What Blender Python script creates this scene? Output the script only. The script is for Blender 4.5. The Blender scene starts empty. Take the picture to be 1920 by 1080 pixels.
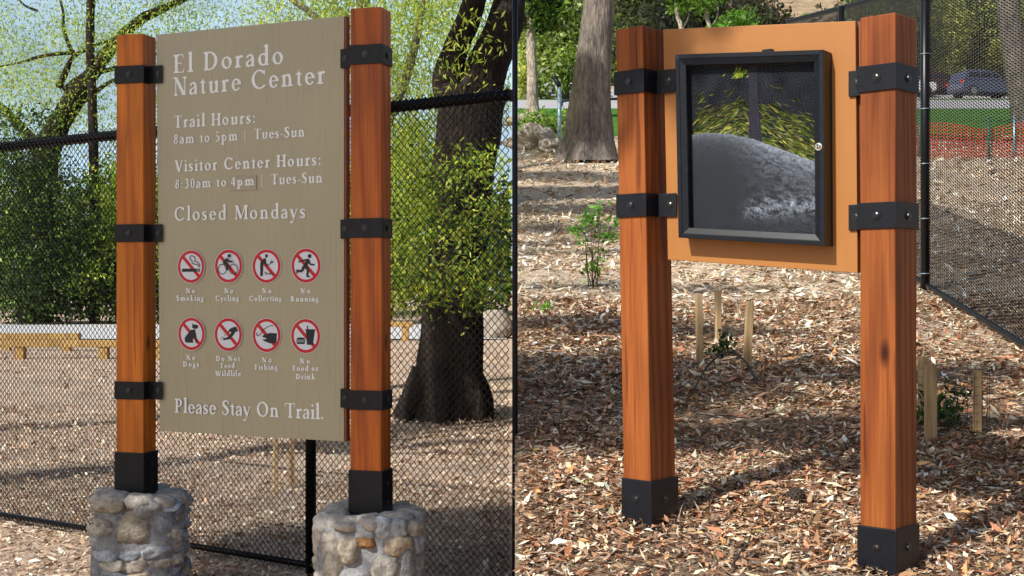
import bpy, math, random
import numpy as np
from mathutils import Vector, Matrix, noise as mnoise

random.seed(7)
RNG = np.random.default_rng(11)
C = bpy.context.scene.collection
F = 2400.0          # focal length in photo pixels (1920 wide) -> 45 mm lens
EYE = 1.5


def P(px, py, d):
    """point at depth d (metres along +Y) seen at photo pixel px, py"""
    return Vector(((px - 960) / F * d, d, EYE + (540 - py) / F * d))


# ------------------------------------------------------------------ terrain
DR = [-30, 0, 4.2, 7.6, 9.8, 20, 27, 45, 58, 86, 110, 200, 400]
ZR = [.03, .03, .58, 1.02, 1.46, 3.5, 4.7, 7.74, 9.96, 14.2, 20, 58, 120]


def bank_x(y):
    return .0023 * max(y, .5)


def bump(x, y):
    return .012 * math.sin(3.1 * x + 1.3 * y) + .010 * math.sin(5.3 * y - 2.2 * x + 1) + .006 * math.sin(11 * x + 7 * y)


def gz(x, y):
    if x > bank_x(y):
        return float(np.interp(y, DR, ZR)) + bump(x, y)
    return bump(x, y)


# ------------------------------------------------------------------ materials
def new_mat(name):
    m = bpy.data.materials.new(name)
    m.use_nodes = True
    nt = m.node_tree
    b = nt.nodes['Principled BSDF']
    return m, nt, b


def node(nt, typ, **kw):
    n = nt.nodes.new(typ)
    for k, v in kw.items():
        if k in n.inputs:
            n.inputs[k].default_value = v
        else:
            setattr(n, k, v)
    return n


def ramp(nt, src, stops):
    r = nt.nodes.new('ShaderNodeValToRGB')
    e = r.color_ramp.elements
    while len(e) < len(stops):
        e.new(.5)
    for el, (p, c) in zip(e, stops):
        el.position = p
        el.color = (*c, 1)
    nt.links.new(src, r.inputs['Fac'])
    return r


def mix(nt, fac, a, b, mode='MIX'):
    n = nt.nodes.new('ShaderNodeMix')
    n.data_type = 'RGBA'
    n.blend_type = mode
    for sock, v in ((0, fac), (6, a), (7, b)):
        if hasattr(v, 'is_linked') or hasattr(v, 'links'):
            nt.links.new(v, n.inputs[sock])
        elif isinstance(v, (int, float)):
            n.inputs[sock].default_value = v
        else:
            n.inputs[sock].default_value = (*v, 1)
    return n.outputs[2]


def coords(nt, scale=(1, 1, 1), kind='Object', rnd=False):
    tc = nt.nodes.new('ShaderNodeTexCoord')
    mp = nt.nodes.new('ShaderNodeMapping')
    mp.inputs['Scale'].default_value = scale
    nt.links.new(tc.outputs[kind], mp.inputs['Vector'])
    if rnd:
        oi = nt.nodes.new('ShaderNodeObjectInfo')
        mu = node(nt, 'ShaderNodeVectorMath', operation='SCALE')
        mu.inputs[0].default_value = (37, 51, 23)
        nt.links.new(oi.outputs['Random'], mu.inputs['Scale'])
        nt.links.new(mu.outputs[0], mp.inputs['Location'])
    return mp.outputs['Vector']


def noise(nt, vec, scale, detail=4, rough=.55, dist=0):
    n = node(nt, 'ShaderNodeTexNoise', Scale=scale, Detail=detail, Roughness=rough, Distortion=dist)
    if vec is not None:
        nt.links.new(vec, n.inputs['Vector'])
    return n.outputs['Fac']


def bumpn(nt, b, h, strength=.3, dist=.01):
    n = node(nt, 'ShaderNodeBump', Strength=strength, Distance=dist)
    nt.links.new(h, n.inputs['Height'])
    nt.links.new(n.outputs['Normal'], b.inputs['Normal'])


def mat_wood(name, dark, midc, light, rough=.42, spec=.4):
    m, nt, b = new_mat(name)
    v = coords(nt, (1, 1, .045), rnd=True)
    w = node(nt, 'ShaderNodeTexWave', Scale=11.0, Distortion=7.0, Detail=4.0)
    w.inputs['Detail Scale'].default_value = 1.3
    w.bands_direction = 'DIAGONAL'
    nt.links.new(v, w.inputs['Vector'])
    v2 = coords(nt, (1, 1, .02), rnd=True)
    fine = noise(nt, v2, 150, 4, .6)
    v3 = coords(nt, (1, 1, .35), rnd=True)
    big = noise(nt, v3, 5, 3, .5)
    c = ramp(nt, w.outputs['Fac'], [(0, dark), (.45, midc), (1, light)]).outputs['Color']
    c = mix(nt, .5, c, ramp(nt, fine, [(.3, dark), (.7, light)]).outputs['Color'])
    c = mix(nt, .55, c, ramp(nt, big, [(.28, (.48, .43, .45)), (.64, (1.18, 1.16, 1.12))]).outputs['Color'], 'MULTIPLY')
    # knots
    v4 = coords(nt, (1, 1, .42), rnd=True)
    vo = node(nt, 'ShaderNodeTexVoronoi', Scale=4.2)
    nt.links.new(v4, vo.inputs['Vector'])
    kn = ramp(nt, vo.outputs['Distance'], [(.03, (.16, .12, .12)), (.10, (1, 1, 1))]).outputs['Color']
    c = mix(nt, 1, c, kn, 'MULTIPLY')
    # drying checks: thin dark lengthwise cracks
    v5 = coords(nt, (1, 1, .035), rnd=True)
    cr = ramp(nt, noise(nt, v5, 38, 2, .5), [(.29, (.42, .36, .34)), (.325, (1, 1, 1))]).outputs['Color']
    c = mix(nt, .8, c, cr, 'MULTIPLY')
    nt.links.new(c, b.inputs['Base Color'])
    b.inputs['Specular IOR Level'].default_value = spec
    rr = node(nt, 'ShaderNodeMapRange')
    rr.inputs['To Min'].default_value = rough - .1
    rr.inputs['To Max'].default_value = rough + .2
    nt.links.new(fine, rr.inputs['Value'])
    nt.links.new(rr.outputs[0], b.inputs['Roughness'])
    bumpn(nt, b, fine, .25, .004)
    return m


def mat_plain(name, col, rough=.5, spec=.5, metal=0, var=.18, nscale=18, bstr=.08, dust=None):
    m, nt, b = new_mat(name)
    v = coords(nt, rnd=True)
    f = noise(nt, v, nscale, 5, .6)
    lo = tuple(c * (1 - var) for c in col)
    hi = tuple(min(1, c * (1 + var)) for c in col)
    c = ramp(nt, f, [(.3, lo), (.7, hi)]).outputs['Color']
    if dust:
        d = noise(nt, v, nscale * 9, 3, .6)
        k = ramp(nt, d, [(.60, (0, 0, 0)), (.72, (.5, .5, .5))]).outputs['Color']
        c = mix(nt, k, c, dust)
    nt.links.new(c, b.inputs['Base Color'])
    b.inputs['Roughness'].default_value = rough
    b.inputs['Specular IOR Level'].default_value = spec
    b.inputs['Metallic'].default_value = metal
    if bstr:
        bumpn(nt, b, noise(nt, v, nscale * 6, 4, .6), bstr, .004)
    return m


def mat_sheet(name, col, rough, spec):
    # painted metal sheet: faint vertical streaks, dust, specks
    m, nt, b = new_mat(name)
    v = coords(nt, (9, 9, .5))
    st = noise(nt, v, 6, 5, .6)
    big = noise(nt, coords(nt), 2.5, 4, .6)
    sp = noise(nt, coords(nt), 160, 2, .5)
    c = ramp(nt, st, [(.25, tuple(x * .97 for x in col)), (.75, tuple(x * 1.02 for x in col))]).outputs['Color']
    c = mix(nt, .6, c, ramp(nt, big, [(.3, (.92, .92, .94)), (.7, (1.06, 1.05, 1.03))]).outputs['Color'], 'MULTIPLY')
    c = mix(nt, .7, c, ramp(nt, sp, [(.22, (.35, .33, .3)), (.28, (1, 1, 1))]).outputs['Color'], 'MULTIPLY')
    nt.links.new(c, b.inputs['Base Color'])
    rr = node(nt, 'ShaderNodeMapRange')
    rr.inputs['From Min'].default_value = .3
    rr.inputs['From Max'].default_value = .7
    rr.inputs['To Min'].default_value = rough - .03
    rr.inputs['To Max'].default_value = rough + .06
    nt.links.new(st, rr.inputs['Value'])
    nt.links.new(rr.outputs[0], b.inputs['Roughness'])
    b.inputs['Specular IOR Level'].default_value = spec
    bumpn(nt, b, big, .02, .01)
    return m


def mat_leaf(name, trans=.4, rough=.45, spec=.35):
    """colour from the mesh attribute Col, part of the light passes through"""
    m, nt, b = new_mat(name)
    at = node(nt, 'ShaderNodeAttribute', attribute_name='Col')
    nt.links.new(at.outputs['Color'], b.inputs['Base Color'])
    b.inputs['Roughness'].default_value = rough
    b.inputs['Specular IOR Level'].default_value = spec
    t = nt.nodes.new('ShaderNodeBsdfTranslucent')
    tc = mix(nt, 1, at.outputs['Color'], (1.6, 1.6, .6), 'MULTIPLY')
    nt.links.new(tc, t.inputs['Color'])
    mx = nt.nodes.new('ShaderNodeMixShader')
    mx.inputs[0].default_value = trans
    nt.links.new(b.outputs[0], mx.inputs[1])
    nt.links.new(t.outputs[0], mx.inputs[2])
    nt.links.new(mx.outputs[0], nt.nodes['Material Output'].inputs['Surface'])
    return m


def mat_col(name, rough=.7, spec=.2, nscale=60, bstr=.4, bdist=.006, var=.35):
    """attribute Col times fine noise, for stones, litter, the reflection painted in the case"""
    m, nt, b = new_mat(name)
    at = node(nt, 'ShaderNodeAttribute', attribute_name='Col')
    v = coords(nt)
    f = noise(nt, v, nscale, 6, .65)
    k = ramp(nt, f, [(.25, (1 - var,) * 3), (.75, (1 + var,) * 3)]).outputs['Color']
    nt.links.new(mix(nt, 1, at.outputs['Color'], k, 'MULTIPLY'), b.inputs['Base Color'])
    b.inputs['Roughness'].default_value = rough
    b.inputs['Specular IOR Level'].default_value = spec
    if bstr:
        bumpn(nt, b, f, bstr, bdist)
    return m


def mat_bark(name, dark, light, vz=.25, scale=14, bstr=.9, vor=.75):
    m, nt, b = new_mat(name)
    v = coords(nt, (1, 1, vz))
    n1 = noise(nt, v, scale, 8, .7, .6)
    vo = node(nt, 'ShaderNodeTexVoronoi', Scale=scale * 1.3)
    vo.feature = 'DISTANCE_TO_EDGE'
    nt.links.new(v, vo.inputs['Vector'])
    n3 = noise(nt, coords(nt), 2.2, 3)
    c = ramp(nt, n1, [(.28, dark), (.72, light)]).outputs['Color']
    c = mix(nt, vor, c, ramp(nt, vo.outputs['Distance'], [(.0, (.35, .33, .32)), (.16, (1, 1, 1))]).outputs['Color'], 'MULTIPLY')
    c = mix(nt, .6, c, ramp(nt, n3, [(.35, (.6, .6, .62)), (.65, (1.2, 1.16, 1.1))]).outputs['Color'], 'MULTIPLY')
    nt.links.new(c, b.inputs['Base Color'])
    b.inputs['Roughness'].default_value = .9
    b.inputs['Specular IOR Level'].default_value = .15
    ad = mix(nt, .5, n1, vo.outputs['Distance'])
    bumpn(nt, b, ad, bstr, .06)
    return m


def mat_ground(name, a, b_, c_, scale=22):
    m, nt, b = new_mat(name)
    v = coords(nt)
    vo = node(nt, 'ShaderNodeTexVoronoi', Scale=scale)
    nt.links.new(v, vo.inputs['Vector'])
    big = noise(nt, v, .8, 5, .6)
    fine = noise(nt, v, scale * 2.5, 5, .7)
    c = ramp(nt, vo.outputs['Color'], [(.1, a), (.5, b_), (.95, c_)]).outputs['Color']
    c = mix(nt, .5, c, ramp(nt, fine, [(.3, a), (.7, c_)]).outputs['Color'])
    c = mix(nt, .7, c, ramp(nt, big, [(.3, (.6, .6, .62)), (.7, (1.25, 1.2, 1.15))]).outputs['Color'], 'MULTIPLY')
    nt.links.new(c, b.inputs['Base Color'])
    b.inputs['Roughness'].default_value = .95
    b.inputs['Specular IOR Level'].default_value = .1
    bumpn(nt, b, fine, .8, .02)
    return m


M = {}
M['wood_orange'] = mat_wood('stained_cedar_orange', (.44, .095, .006), (.64, .165, .008), (.76, .23, .014))
M['wood_red'] = mat_wood('stained_cedar_red', (.26, .045, .005), (.50, .105, .009), (.64, .16, .014))
M['wood_brown'] = mat_wood('stained_redwood', (.145, .032, .008), (.265, .071, .015), (.365, .114, .026), .5, .25)
M['wood_pale'] = mat_wood('raw_pine', (.34, .22, .10), (.50, .35, .18), (.58, .43, .25), .7, .2)
M['wood_yellow'] = mat_wood('yellow_timber', (.34, .20, .07), (.48, .31, .11), (.58, .41, .18), .6, .2)
M['black'] = mat_plain('black_powder_coat', (.006, .0075, .012), .42, .3, 0, .3, 25, .06, (.03, .03, .035))
M['bolt'] = mat_plain('black_bolt', (.01, .01, .012), .3, .6)
M['black_vinyl'] = mat_plain('black_vinyl', (.006, .006, .008), .34, .35, 0, .2, 25, 0)
M['olive'] = mat_sheet('olive_sheet', (.44, .395, .27), .28, .5)
M['tan'] = mat_sheet('tan_sheet', (.40, .165, .042), .42, .4)
M['edge_red'] = mat_plain('red_brown_edge', (.24, .07, .03), .6)
M['letter'] = mat_plain('white_vinyl_letter', (.93, .96, 1.0), .45, .4, 0, .03, 30, 0)
M['patch'] = mat_plain('grey_patch', (.40, .35, .26), .3, .5, 0, .05, 5, .01)
M['white_disc'] = mat_plain('white_disc', (.74, .77, .86), .4, .4, 0, .03, 30, 0)
M['red'] = mat_plain('red_print', (.60, .012, .022), .4, .4, 0, .06, 30, 0)
M['ink'] = mat_plain('black_print', (.012, .014, .022), .4, .4, 0, .05, 30, 0)
M['case'] = mat_plain('black_case_frame', (.005, .0075, .0125), .36, .28, 0, .25, 20, .03, (.04, .05, .06))
M['chrome'] = mat_plain('lock_chrome', (.75, .74, .68), .22, .5, 1, .1)
M['stone'] = mat_col('river_stone', .9, .15, 30, 1.0, .02, .55)
M['litter'] = mat_col('dry_leaf_litter', .75, .25, 90, .3, .003, .25)
M['print'] = mat_col('painted_reflection', .8, .05, 120, 0, 0, .25)  # carries the reflection painted for the case glass
M['leaf'] = mat_leaf('foliage', .5)
M['leaf_dark'] = mat_leaf('dark_foliage', .18)
M['bark_dark'] = mat_bark('dark_bark', (.012, .009, .008), (.060, .044, .034))
M['bark_grey'] = mat_bark('grey_bark', (.075, .066, .062), (.37, .32, .28), .2, 15, 1.0, .45)
M['bark_pale'] = mat_bark('pale_bark', (.30, .25, .20), (.62, .55, .46), .35, 10, .5)
M['soil'] = mat_ground('mulched_soil', (.34, .23, .155), (.62, .48, .36), (.80, .67, .54))
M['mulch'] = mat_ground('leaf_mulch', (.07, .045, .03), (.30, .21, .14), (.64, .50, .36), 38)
M['mulch_sunlit'] = mat_ground('sunlit_leaf_mulch', (.28, .19, .12), (.68, .53, .38), (.88, .77, .61), 26)  # paler copy of the leaf mulch, sun brightness put into the colour
M['bank'] = mat_ground('earth_bank', (.07, .05, .035), (.16, .115, .075), (.25, .19, .13), 12)
M['lawn'] = mat_ground('mown_lawn', (.03, .09, .012), (.06, .19, .022), (.12, .30, .04), 14)
M['hill'] = mat_ground('dry_hillside', (.22, .15, .09), (.40, .29, .18), (.52, .42, .28), 1.6)
M['asphalt'] = mat_plain('pale_road', (.42, .41, .42), .9, .2, 0, .12, 2, .2)
M['concrete'] = mat_plain('pale_concrete', (.62, .62, .63), .85, .2, 0, .1, 3, .15)
M['rock'] = mat_plain('pale_rock', (.36, .31, .26), .9, .15, 0, .35, 5, .9)
M['twig'] = mat_plain('dark_twig', (.05, .035, .025), .8)
M['tube'] = mat_plain('brown_tube', (.03, .022, .02), .5)
M['wire'] = mat_plain('grey_wire', (.10, .10, .10), .5, .5, .5)
M['galv'] = mat_plain('galvanised_steel', (.30, .40, .48), .4, .5, .6, .15)
M['green_steel'] = mat_plain('green_post', (.03, .14, .10), .5)
M['orange_net'] = mat_plain('orange_plastic', (.62, .075, .03), .6)
M['car_blue'] = mat_plain('slate_blue_paint', (.10, .115, .20), .22, .6, .3, .05, 4, 0)
M['car_white'] = mat_plain('white_paint', (.75, .76, .78), .25, .6, 0, .03, 4, 0)
M['car_red'] = mat_plain('maroon_paint', (.05, .008, .010), .25, .6, .1, .05, 4, 0)
M['car_glass'] = mat_plain('tinted_glass', (.012, .015, .018), .08, .8, 0, .1, 4, 0)
M['rubber'] = mat_plain('tyre_rubber', (.018, .018, .018), .8)  # far litter tones raised to carry the sunlight
M['rim'] = mat_plain('alloy_rim', (.5, .5, .52), .3, .5, .8)
M['tail_red'] = mat_plain('tail_light_red', (.65, .02, .015), .2, .6)
M['head_white'] = mat_plain('headlight_lens', (.7, .72, .75), .15, .6)
M['cone'] = mat_plain('pine_cone', (.05, .032, .022), .8)

m, nt, b = new_mat('clear_pane')
b.inputs['Base Color'].default_value = (1, 1, 1, 1)
b.inputs['Transmission Weight'].default_value = 1
b.inputs['Roughness'].default_value = .03
b.inputs['IOR'].default_value = 1.3
tr = nt.nodes.new('ShaderNodeBsdfTransparent')
gl = node(nt, 'ShaderNodeBsdfGlossy', Roughness=.05)
fr = node(nt, 'ShaderNodeFresnel', IOR=1.10)
mx = nt.nodes.new('ShaderNodeMixShader')
nt.links.new(fr.outputs[0], mx.inputs[0])
nt.links.new(tr.outputs[0], mx.inputs[1])
nt.links.new(gl.outputs[0], mx.inputs[2])
nt.links.new(mx.outputs[0], nt.nodes['Material Output'].inputs['Surface'])
M['pane'] = m


# ------------------------------------------------------------------ mesh building
class MB:
    def __init__(s):
        s.v, s.f, s.c, s.sm = [], [], [], []

    def add(s, verts, faces, col=None, smooth=False):
        o = len(s.v)
        s.v += [tuple(v) for v in verts]
        s.c += [col or (.5, .5, .5)] * len(verts)
        s.f += [tuple(i + o for i in f) for f in faces]
        s.sm += [smooth] * len(faces)
        return s

    def box(s, c, half, ax=None, col=None):
        """centre, half sizes, axes (three unit vectors)"""
        ax = ax or (Vector((1, 0, 0)), Vector((0, 1, 0)), Vector((0, 0, 1)))
        c = Vector(c)
        vs = []
        for k in (-1, 1):
            for i, j in ((-1, -1), (1, -1), (1, 1), (-1, 1)):
                vs.append(c + ax[0] * half[0] * i + ax[1] * half[1] * j + ax[2] * half[2] * k)
        fs = [(3, 2, 1, 0), (4, 5, 6, 7), (0, 1, 5, 4), (1, 2, 6, 5), (2, 3, 7, 6), (3, 0, 4, 7)]
        return s.add(vs, fs, col)

    def prism(s, poly, off, col=None):
        """closed 3-D polygon pushed by the vector off"""
        n = len(poly)
        off = Vector(off)
        vs = [Vector(p) for p in poly] + [Vector(p) + off for p in poly]
        fs = [tuple(range(n - 1, -1, -1)), tuple(range(n, 2 * n))]
        fs += [(i, (i + 1) % n, n + (i + 1) % n, n + i) for i in range(n)]
        return s.add(vs, fs, col)

    def tube(s, pts, rad, sides=8, col=None, cap=True, wob=0, smooth=True):
        pts = [Vector(p) for p in pts]
        n = len(pts)
        rad = rad if hasattr(rad, '__len__') else [rad] * n
        t0 = (pts[1] - pts[0]).normalized()
        ref = Vector((0, 0, 1)) if abs(t0.z) < .9 else Vector((1, 0, 0))
        u = t0.cross(ref).normalized()
        vs, fs = [], []
        for i in range(n):
            t = (pts[min(i + 1, n - 1)] - pts[max(i - 1, 0)]).normalized()
            u = (u - t * u.dot(t)).normalized()
            w = t.cross(u)
            for k in range(sides):
                a = 2 * math.pi * k / sides
                r = rad[i]
                if wob:
                    q = pts[i] * 2.3 + Vector((math.cos(a), math.sin(a), 0)) * 1.2
                    r *= 1 + wob * mnoise.noise(q)
                vs.append(pts[i] + (u * math.cos(a) + w * math.sin(a)) * r)
        for i in range(n - 1):
            for k in range(sides):
                k2 = (k + 1) % sides
                fs.append((i * sides + k, i * sides + k2, (i + 1) * sides + k2, (i + 1) * sides + k))
        s.add(vs, fs, col, smooth)
        if cap:
            o = len(s.v) - n * sides
            s.f.append(tuple(o + k for k in range(sides - 1, -1, -1)))
            s.f.append(tuple(o + (n - 1) * sides + k for k in range(sides)))
            s.sm += [False, False]
        return s

    def blob(s, c, rad, col=None, ax=None, amp=.2, seed=0, segs=(10, 7), freq=1.6, box=2.0):
        """rounded lump; box > 2 squares it off"""
        c = Vector(c)
        ax = ax or (Vector((1, 0, 0)), Vector((0, 1, 0)), Vector((0, 0, 1)))
        U, V_ = segs
        vs, fs = [], []
        for j in range(V_ + 1):
            ph = math.pi * j / V_
            for i in range(U):
                th = 2 * math.pi * i / U
                d = Vector((math.sin(ph) * math.cos(th), math.sin(ph) * math.sin(th), math.cos(ph)))
                k = (abs(d.x) ** box + abs(d.y) ** box + abs(d.z) ** box) ** (-1 / box)
                r = k * (1 + amp * mnoise.noise(d * freq + Vector((seed * 7.3, seed * 3.1, seed))))
                vs.append(c + ax[0] * d.x * rad[0] * r + ax[1] * d.y * rad[1] * r + ax[2] * d.z * rad[2] * r)
        for j in range(V_):
            for i in range(U):
                i2 = (i + 1) % U
                fs.append((j * U + i, (j + 1) * U + i, (j + 1) * U + i2, j * U + i2))
        return s.add(vs, fs, col, True)

    def build(s, name, mat, parent=None, bevel=0, org=None, cols=False):
        me = bpy.data.meshes.new(name)
        o = Vector(org) if org is not None else (parent_origin(parent) if parent else Vector((0, 0, 0)))
        me.from_pydata([tuple(Vector(v) - o) for v in s.v], [], s.f)
        me.materials.append(mat)
        me.polygons.foreach_set('use_smooth', s.sm)
        if cols:
            at = me.color_attributes.new('Col', 'FLOAT_COLOR', 'POINT')
            at.data.foreach_set('color', np.hstack([np.array(s.c, 'f'), np.ones((len(s.c), 1), 'f')]).ravel())
        me.update()
        ob = bpy.data.objects.new(name, me)
        C.objects.link(ob)
        if parent:
            ob.parent = parent
        elif org is not None:
            ob.location = o
        if bevel:
            bm = ob.modifiers.new('edge', 'BEVEL')
            bm.width = bevel
            bm.segments = 2
            bm.limit_method = 'ANGLE'
        return ob


def parent_origin(p):
    o = Vector((0, 0, 0))
    while p:
        o += p.location
        p = p.parent
    return o


def tag(o, label=None, cat=None, group=None, kind=None):
    for k, v in (('label', label), ('category', cat), ('group', group), ('kind', kind)):
        if v:
            o[k] = v
    return o


def thing(name, loc, label, cat, group=None):
    o = bpy.data.objects.new(name, None)
    o.empty_display_size = .2
    C.objects.link(o)
    o.location = loc
    return tag(o, label, cat, group)


def quads(name, V4, cols, mat, parent=None, org=None):
    """fast mesh of N separate quads: V4 (N,4,3), cols (N,3)"""
    n = len(V4)
    o = np.array(org if org is not None else (parent_origin(parent) if parent else (0, 0, 0)), 'f')
    me = bpy.data.meshes.new(name)
    me.vertices.add(4 * n)
    me.vertices.foreach_set('co', (V4.reshape(-1, 3) - o).astype('f').ravel())
    me.loops.add(4 * n)
    me.loops.foreach_set('vertex_index', np.arange(4 * n, dtype='i'))
    me.polygons.add(n)
    me.polygons.foreach_set('loop_start', np.arange(0, 4 * n, 4, dtype='i'))
    me.polygons.foreach_set('loop_total', np.full(n, 4, 'i'))
    me.materials.append(mat)
    me.update(calc_edges=True)
    at = me.color_attributes.new('Col', 'FLOAT_COLOR', 'POINT')
    c4 = np.hstack([np.repeat(cols, 4, 0), np.ones((4 * n, 1))]).astype('f')
    at.data.foreach_set('color', c4.ravel())
    ob = bpy.data.objects.new(name, me)
    C.objects.link(ob)
    if parent:
        ob.parent = parent
    elif org is not None:
        ob.location = org
    return ob


def leaf_quads(cen, L, W, droop=0., flat=0.):
    n = len(cen)
    a = RNG.normal(size=(n, 3))
    a[:, 2] -= droop
    a[:, 2] *= (1 - flat)
    a /= np.linalg.norm(a, axis=1)[:, None]
    r = RNG.normal(size=(n, 3))
    if flat:
        r = r * (1 - flat) + np.array([0, 0, 1.]) * flat * 1.5
        b = np.cross(r, a)
    else:
        b = np.cross(a, r)
    b /= np.linalg.norm(b, axis=1)[:, None] + 1e-9
    nn = np.cross(a, b)
    L = np.asarray(L).reshape(-1, 1)
    W = np.asarray(W).reshape(-1, 1)
    fold = RNG.uniform(-.25, .25, (n, 1)) * W
    q = np.stack([cen - a * L / 2, cen + b * W / 2 - a * L * .08 + nn * fold, cen + a * L / 2, cen - b * W / 2 - a * L * .08 + nn * fold], 1)
    return q


def crown_points(blobs, nclump, nleaf, spread, shell=.55):
    """clumps spread through ellipsoids; leaves gather round the clumps"""
    vol = np.array([b[3] * b[4] * b[5] for b in blobs]) ** .8
    idx = RNG.choice(len(blobs), nclump, p=vol / vol.sum())
    B = np.array(blobs)[idx]
    d = RNG.normal(size=(nclump, 3))
    d /= np.linalg.norm(d, axis=1)[:, None]
    r = (shell + (1 - shell) * RNG.random(nclump)) ** .7
    cl = B[:, :3] + d * r[:, None] * B[:, 3:6]
    li = RNG.integers(0, nclump, nleaf)
    pts = cl[li] + RNG.normal(size=(nleaf, 3)) * spread * np.array([1, 1, .75])
    tone = RNG.uniform(.55, 1.35, nclump)[li] * RNG.uniform(.7, 1.3, nleaf)
    return pts, tone, cl


def clip_side(pts, side):
    if side < 0:
        return pts[:, 0] < -.0005 * pts[:, 1] - .01
    if side > 0:
        return pts[:, 0] > .0045 * pts[:, 1] + .01
    return np.ones(len(pts), bool)


def crown(parent, blobs, nclump, nleaf, spread, L, W, pal, side, droop=0., mat='leaf', shell=.55, name='crown'):
    pts, tone, cl = crown_points(blobs, nclump, nleaf, spread, shell)
    k = clip_side(pts, side)
    pts, tone = pts[k], tone[k]
    pal = np.array(pal)
    cols = pal[RNG.integers(0, len(pal), len(pts))] * tone[:, None]
    q = leaf_quads(pts, L * RNG.uniform(.6, 1.3, len(pts)), W * RNG.uniform(.6, 1.3, len(pts)), droop)
    quads(name, q, np.clip(cols, 0, .9), M[mat], parent)
    return cl


def smooth_path(pts, k=5):
    pts = [Vector(p) for p in pts]
    out = []
    for i in range(len(pts) - 1):
        p0, p1, p2, p3 = pts[max(i - 1, 0)], pts[i], pts[i + 1], pts[min(i + 2, len(pts) - 1)]
        for j in range(k):
            t = j / k
            out.append(.5 * ((2 * p1) + (p2 - p0) * t + (2 * p0 - 5 * p1 + 4 * p2 - p3) * t * t + (3 * p1 - p0 - 3 * p2 + p3) * t ** 3))
    out.append(pts[-1])
    return out


def limb(mb, pts, r0, r1, sides=10, wob=.25, k=5):
    sp = smooth_path(pts, k)
    n = len(sp)
    mb.tube(sp, [r0 + (r1 - r0) * (i / (n - 1)) for i in range(n)], sides, wob=wob)
    return sp
# ------------------------------------------------------------------ serif lettering (cap height = 1)
ST, TH, SE = .172, .088, .062


def weight(small):
    global ST, TH, SE
    ST, TH, SE = (.225, .14, .09) if small == 2 else (.205, .115, .075) if small else (.18, .095, .066)


def g_rect(x0, y0, x1, y1):
    return [(x0, y0), (x1, y0), (x1, y1), (x0, y1)]


def g_stem(x, y0, y1, w=None, top='b', bot='b', e=.085):
    w = ST * (w or .15) / .15
    out = [g_rect(x, y0, x + w, y1)]
    if bot == 'b':
        out.append([(x - e, y0), (x + w + e, y0), (x + w + e, y0 + SE * .8), (x + w, y0 + SE * 2), (x, y0 + SE * 2), (x - e, y0 + SE * .8)])
    if top == 'b':
        out.append([(x - e, y1 - SE * .8), (x, y1 - SE * 2), (x + w, y1 - SE * 2), (x + w + e, y1 - SE * .8), (x + w + e, y1), (x - e, y1)])
    if top == 'f':
        out.append([(x - .10, y1 - .09), (x + .01, y1 - .15), (x + w * .6, y1 - .12), (x + w, y1), (x + w * .7, y1)])
    return out


def g_arc(cx, cy, rx, ry, a0, a1, ws=.15, wt=.07, tilt=12):
    ws, wt = ws * ST / .15, wt * TH / .07
    n = max(6, int(abs(a1 - a0) / 12))
    o, i_ = [], []
    for k in range(n + 1):
        a = math.radians(a0 + (a1 - a0) * k / n)
        w = wt + (ws - wt) * abs(math.cos(a + math.radians(tilt))) ** 1.4
        o.append((cx + rx * math.cos(a), cy + ry * math.sin(a)))
        i_.append((cx + (rx - w) * math.cos(a), cy + (ry - w) * math.sin(a)))
    return [[o[k], o[k + 1], i_[k + 1], i_[k]] for k in range(n)]


def g_path(pts, ws):
    """smooth stroke of changing width"""
    k0 = 1 if max(ws) > 1 else (ST + TH) / .22
    ws = [q * k0 for q in ws]
    sp = smooth_path([(x, y, 0) for x, y in pts], 5)
    n = len(sp)
    w = [float(np.interp(i / (n - 1) * (len(ws) - 1), range(len(ws)), ws)) for i in range(n)]
    out, L, R = [], [], []
    for i in range(n):
        t = sp[min(i + 1, n - 1)] - sp[max(i - 1, 0)]
        l = math.hypot(t.x, t.y) or 1
        nx, ny = -t.y / l * w[i] / 2, t.x / l * w[i] / 2
        L.append((sp[i].x + nx, sp[i].y + ny))
        R.append((sp[i].x - nx, sp[i].y - ny))
    return [[L[i], L[i + 1], R[i + 1], R[i]] for i in range(n - 1)]


def g_line(x0, y0, x1, y1, w):
    w = w * (TH / .07 if w < .1 else ST / .15)
    # straight stroke cut level at both ends, w measured along x
    return [[(x0 - w / 2, y0), (x0 + w / 2, y0), (x1 + w / 2, y1), (x1 - w / 2, y1)]]


def g_dot(x, y, r=.085):
    return [[(x + r * math.cos(k * math.pi / 5), y + r * math.sin(k * math.pi / 5)) for k in range(10)]]


def g_ser(x, y, w=.2, h=.045):
    return [g_rect(x - w / 2, y, x + w / 2, y + h)]


XH = .64


def shift(ps, dx):
    return [[(x + dx, y) for x, y in p] for p in ps]


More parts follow.
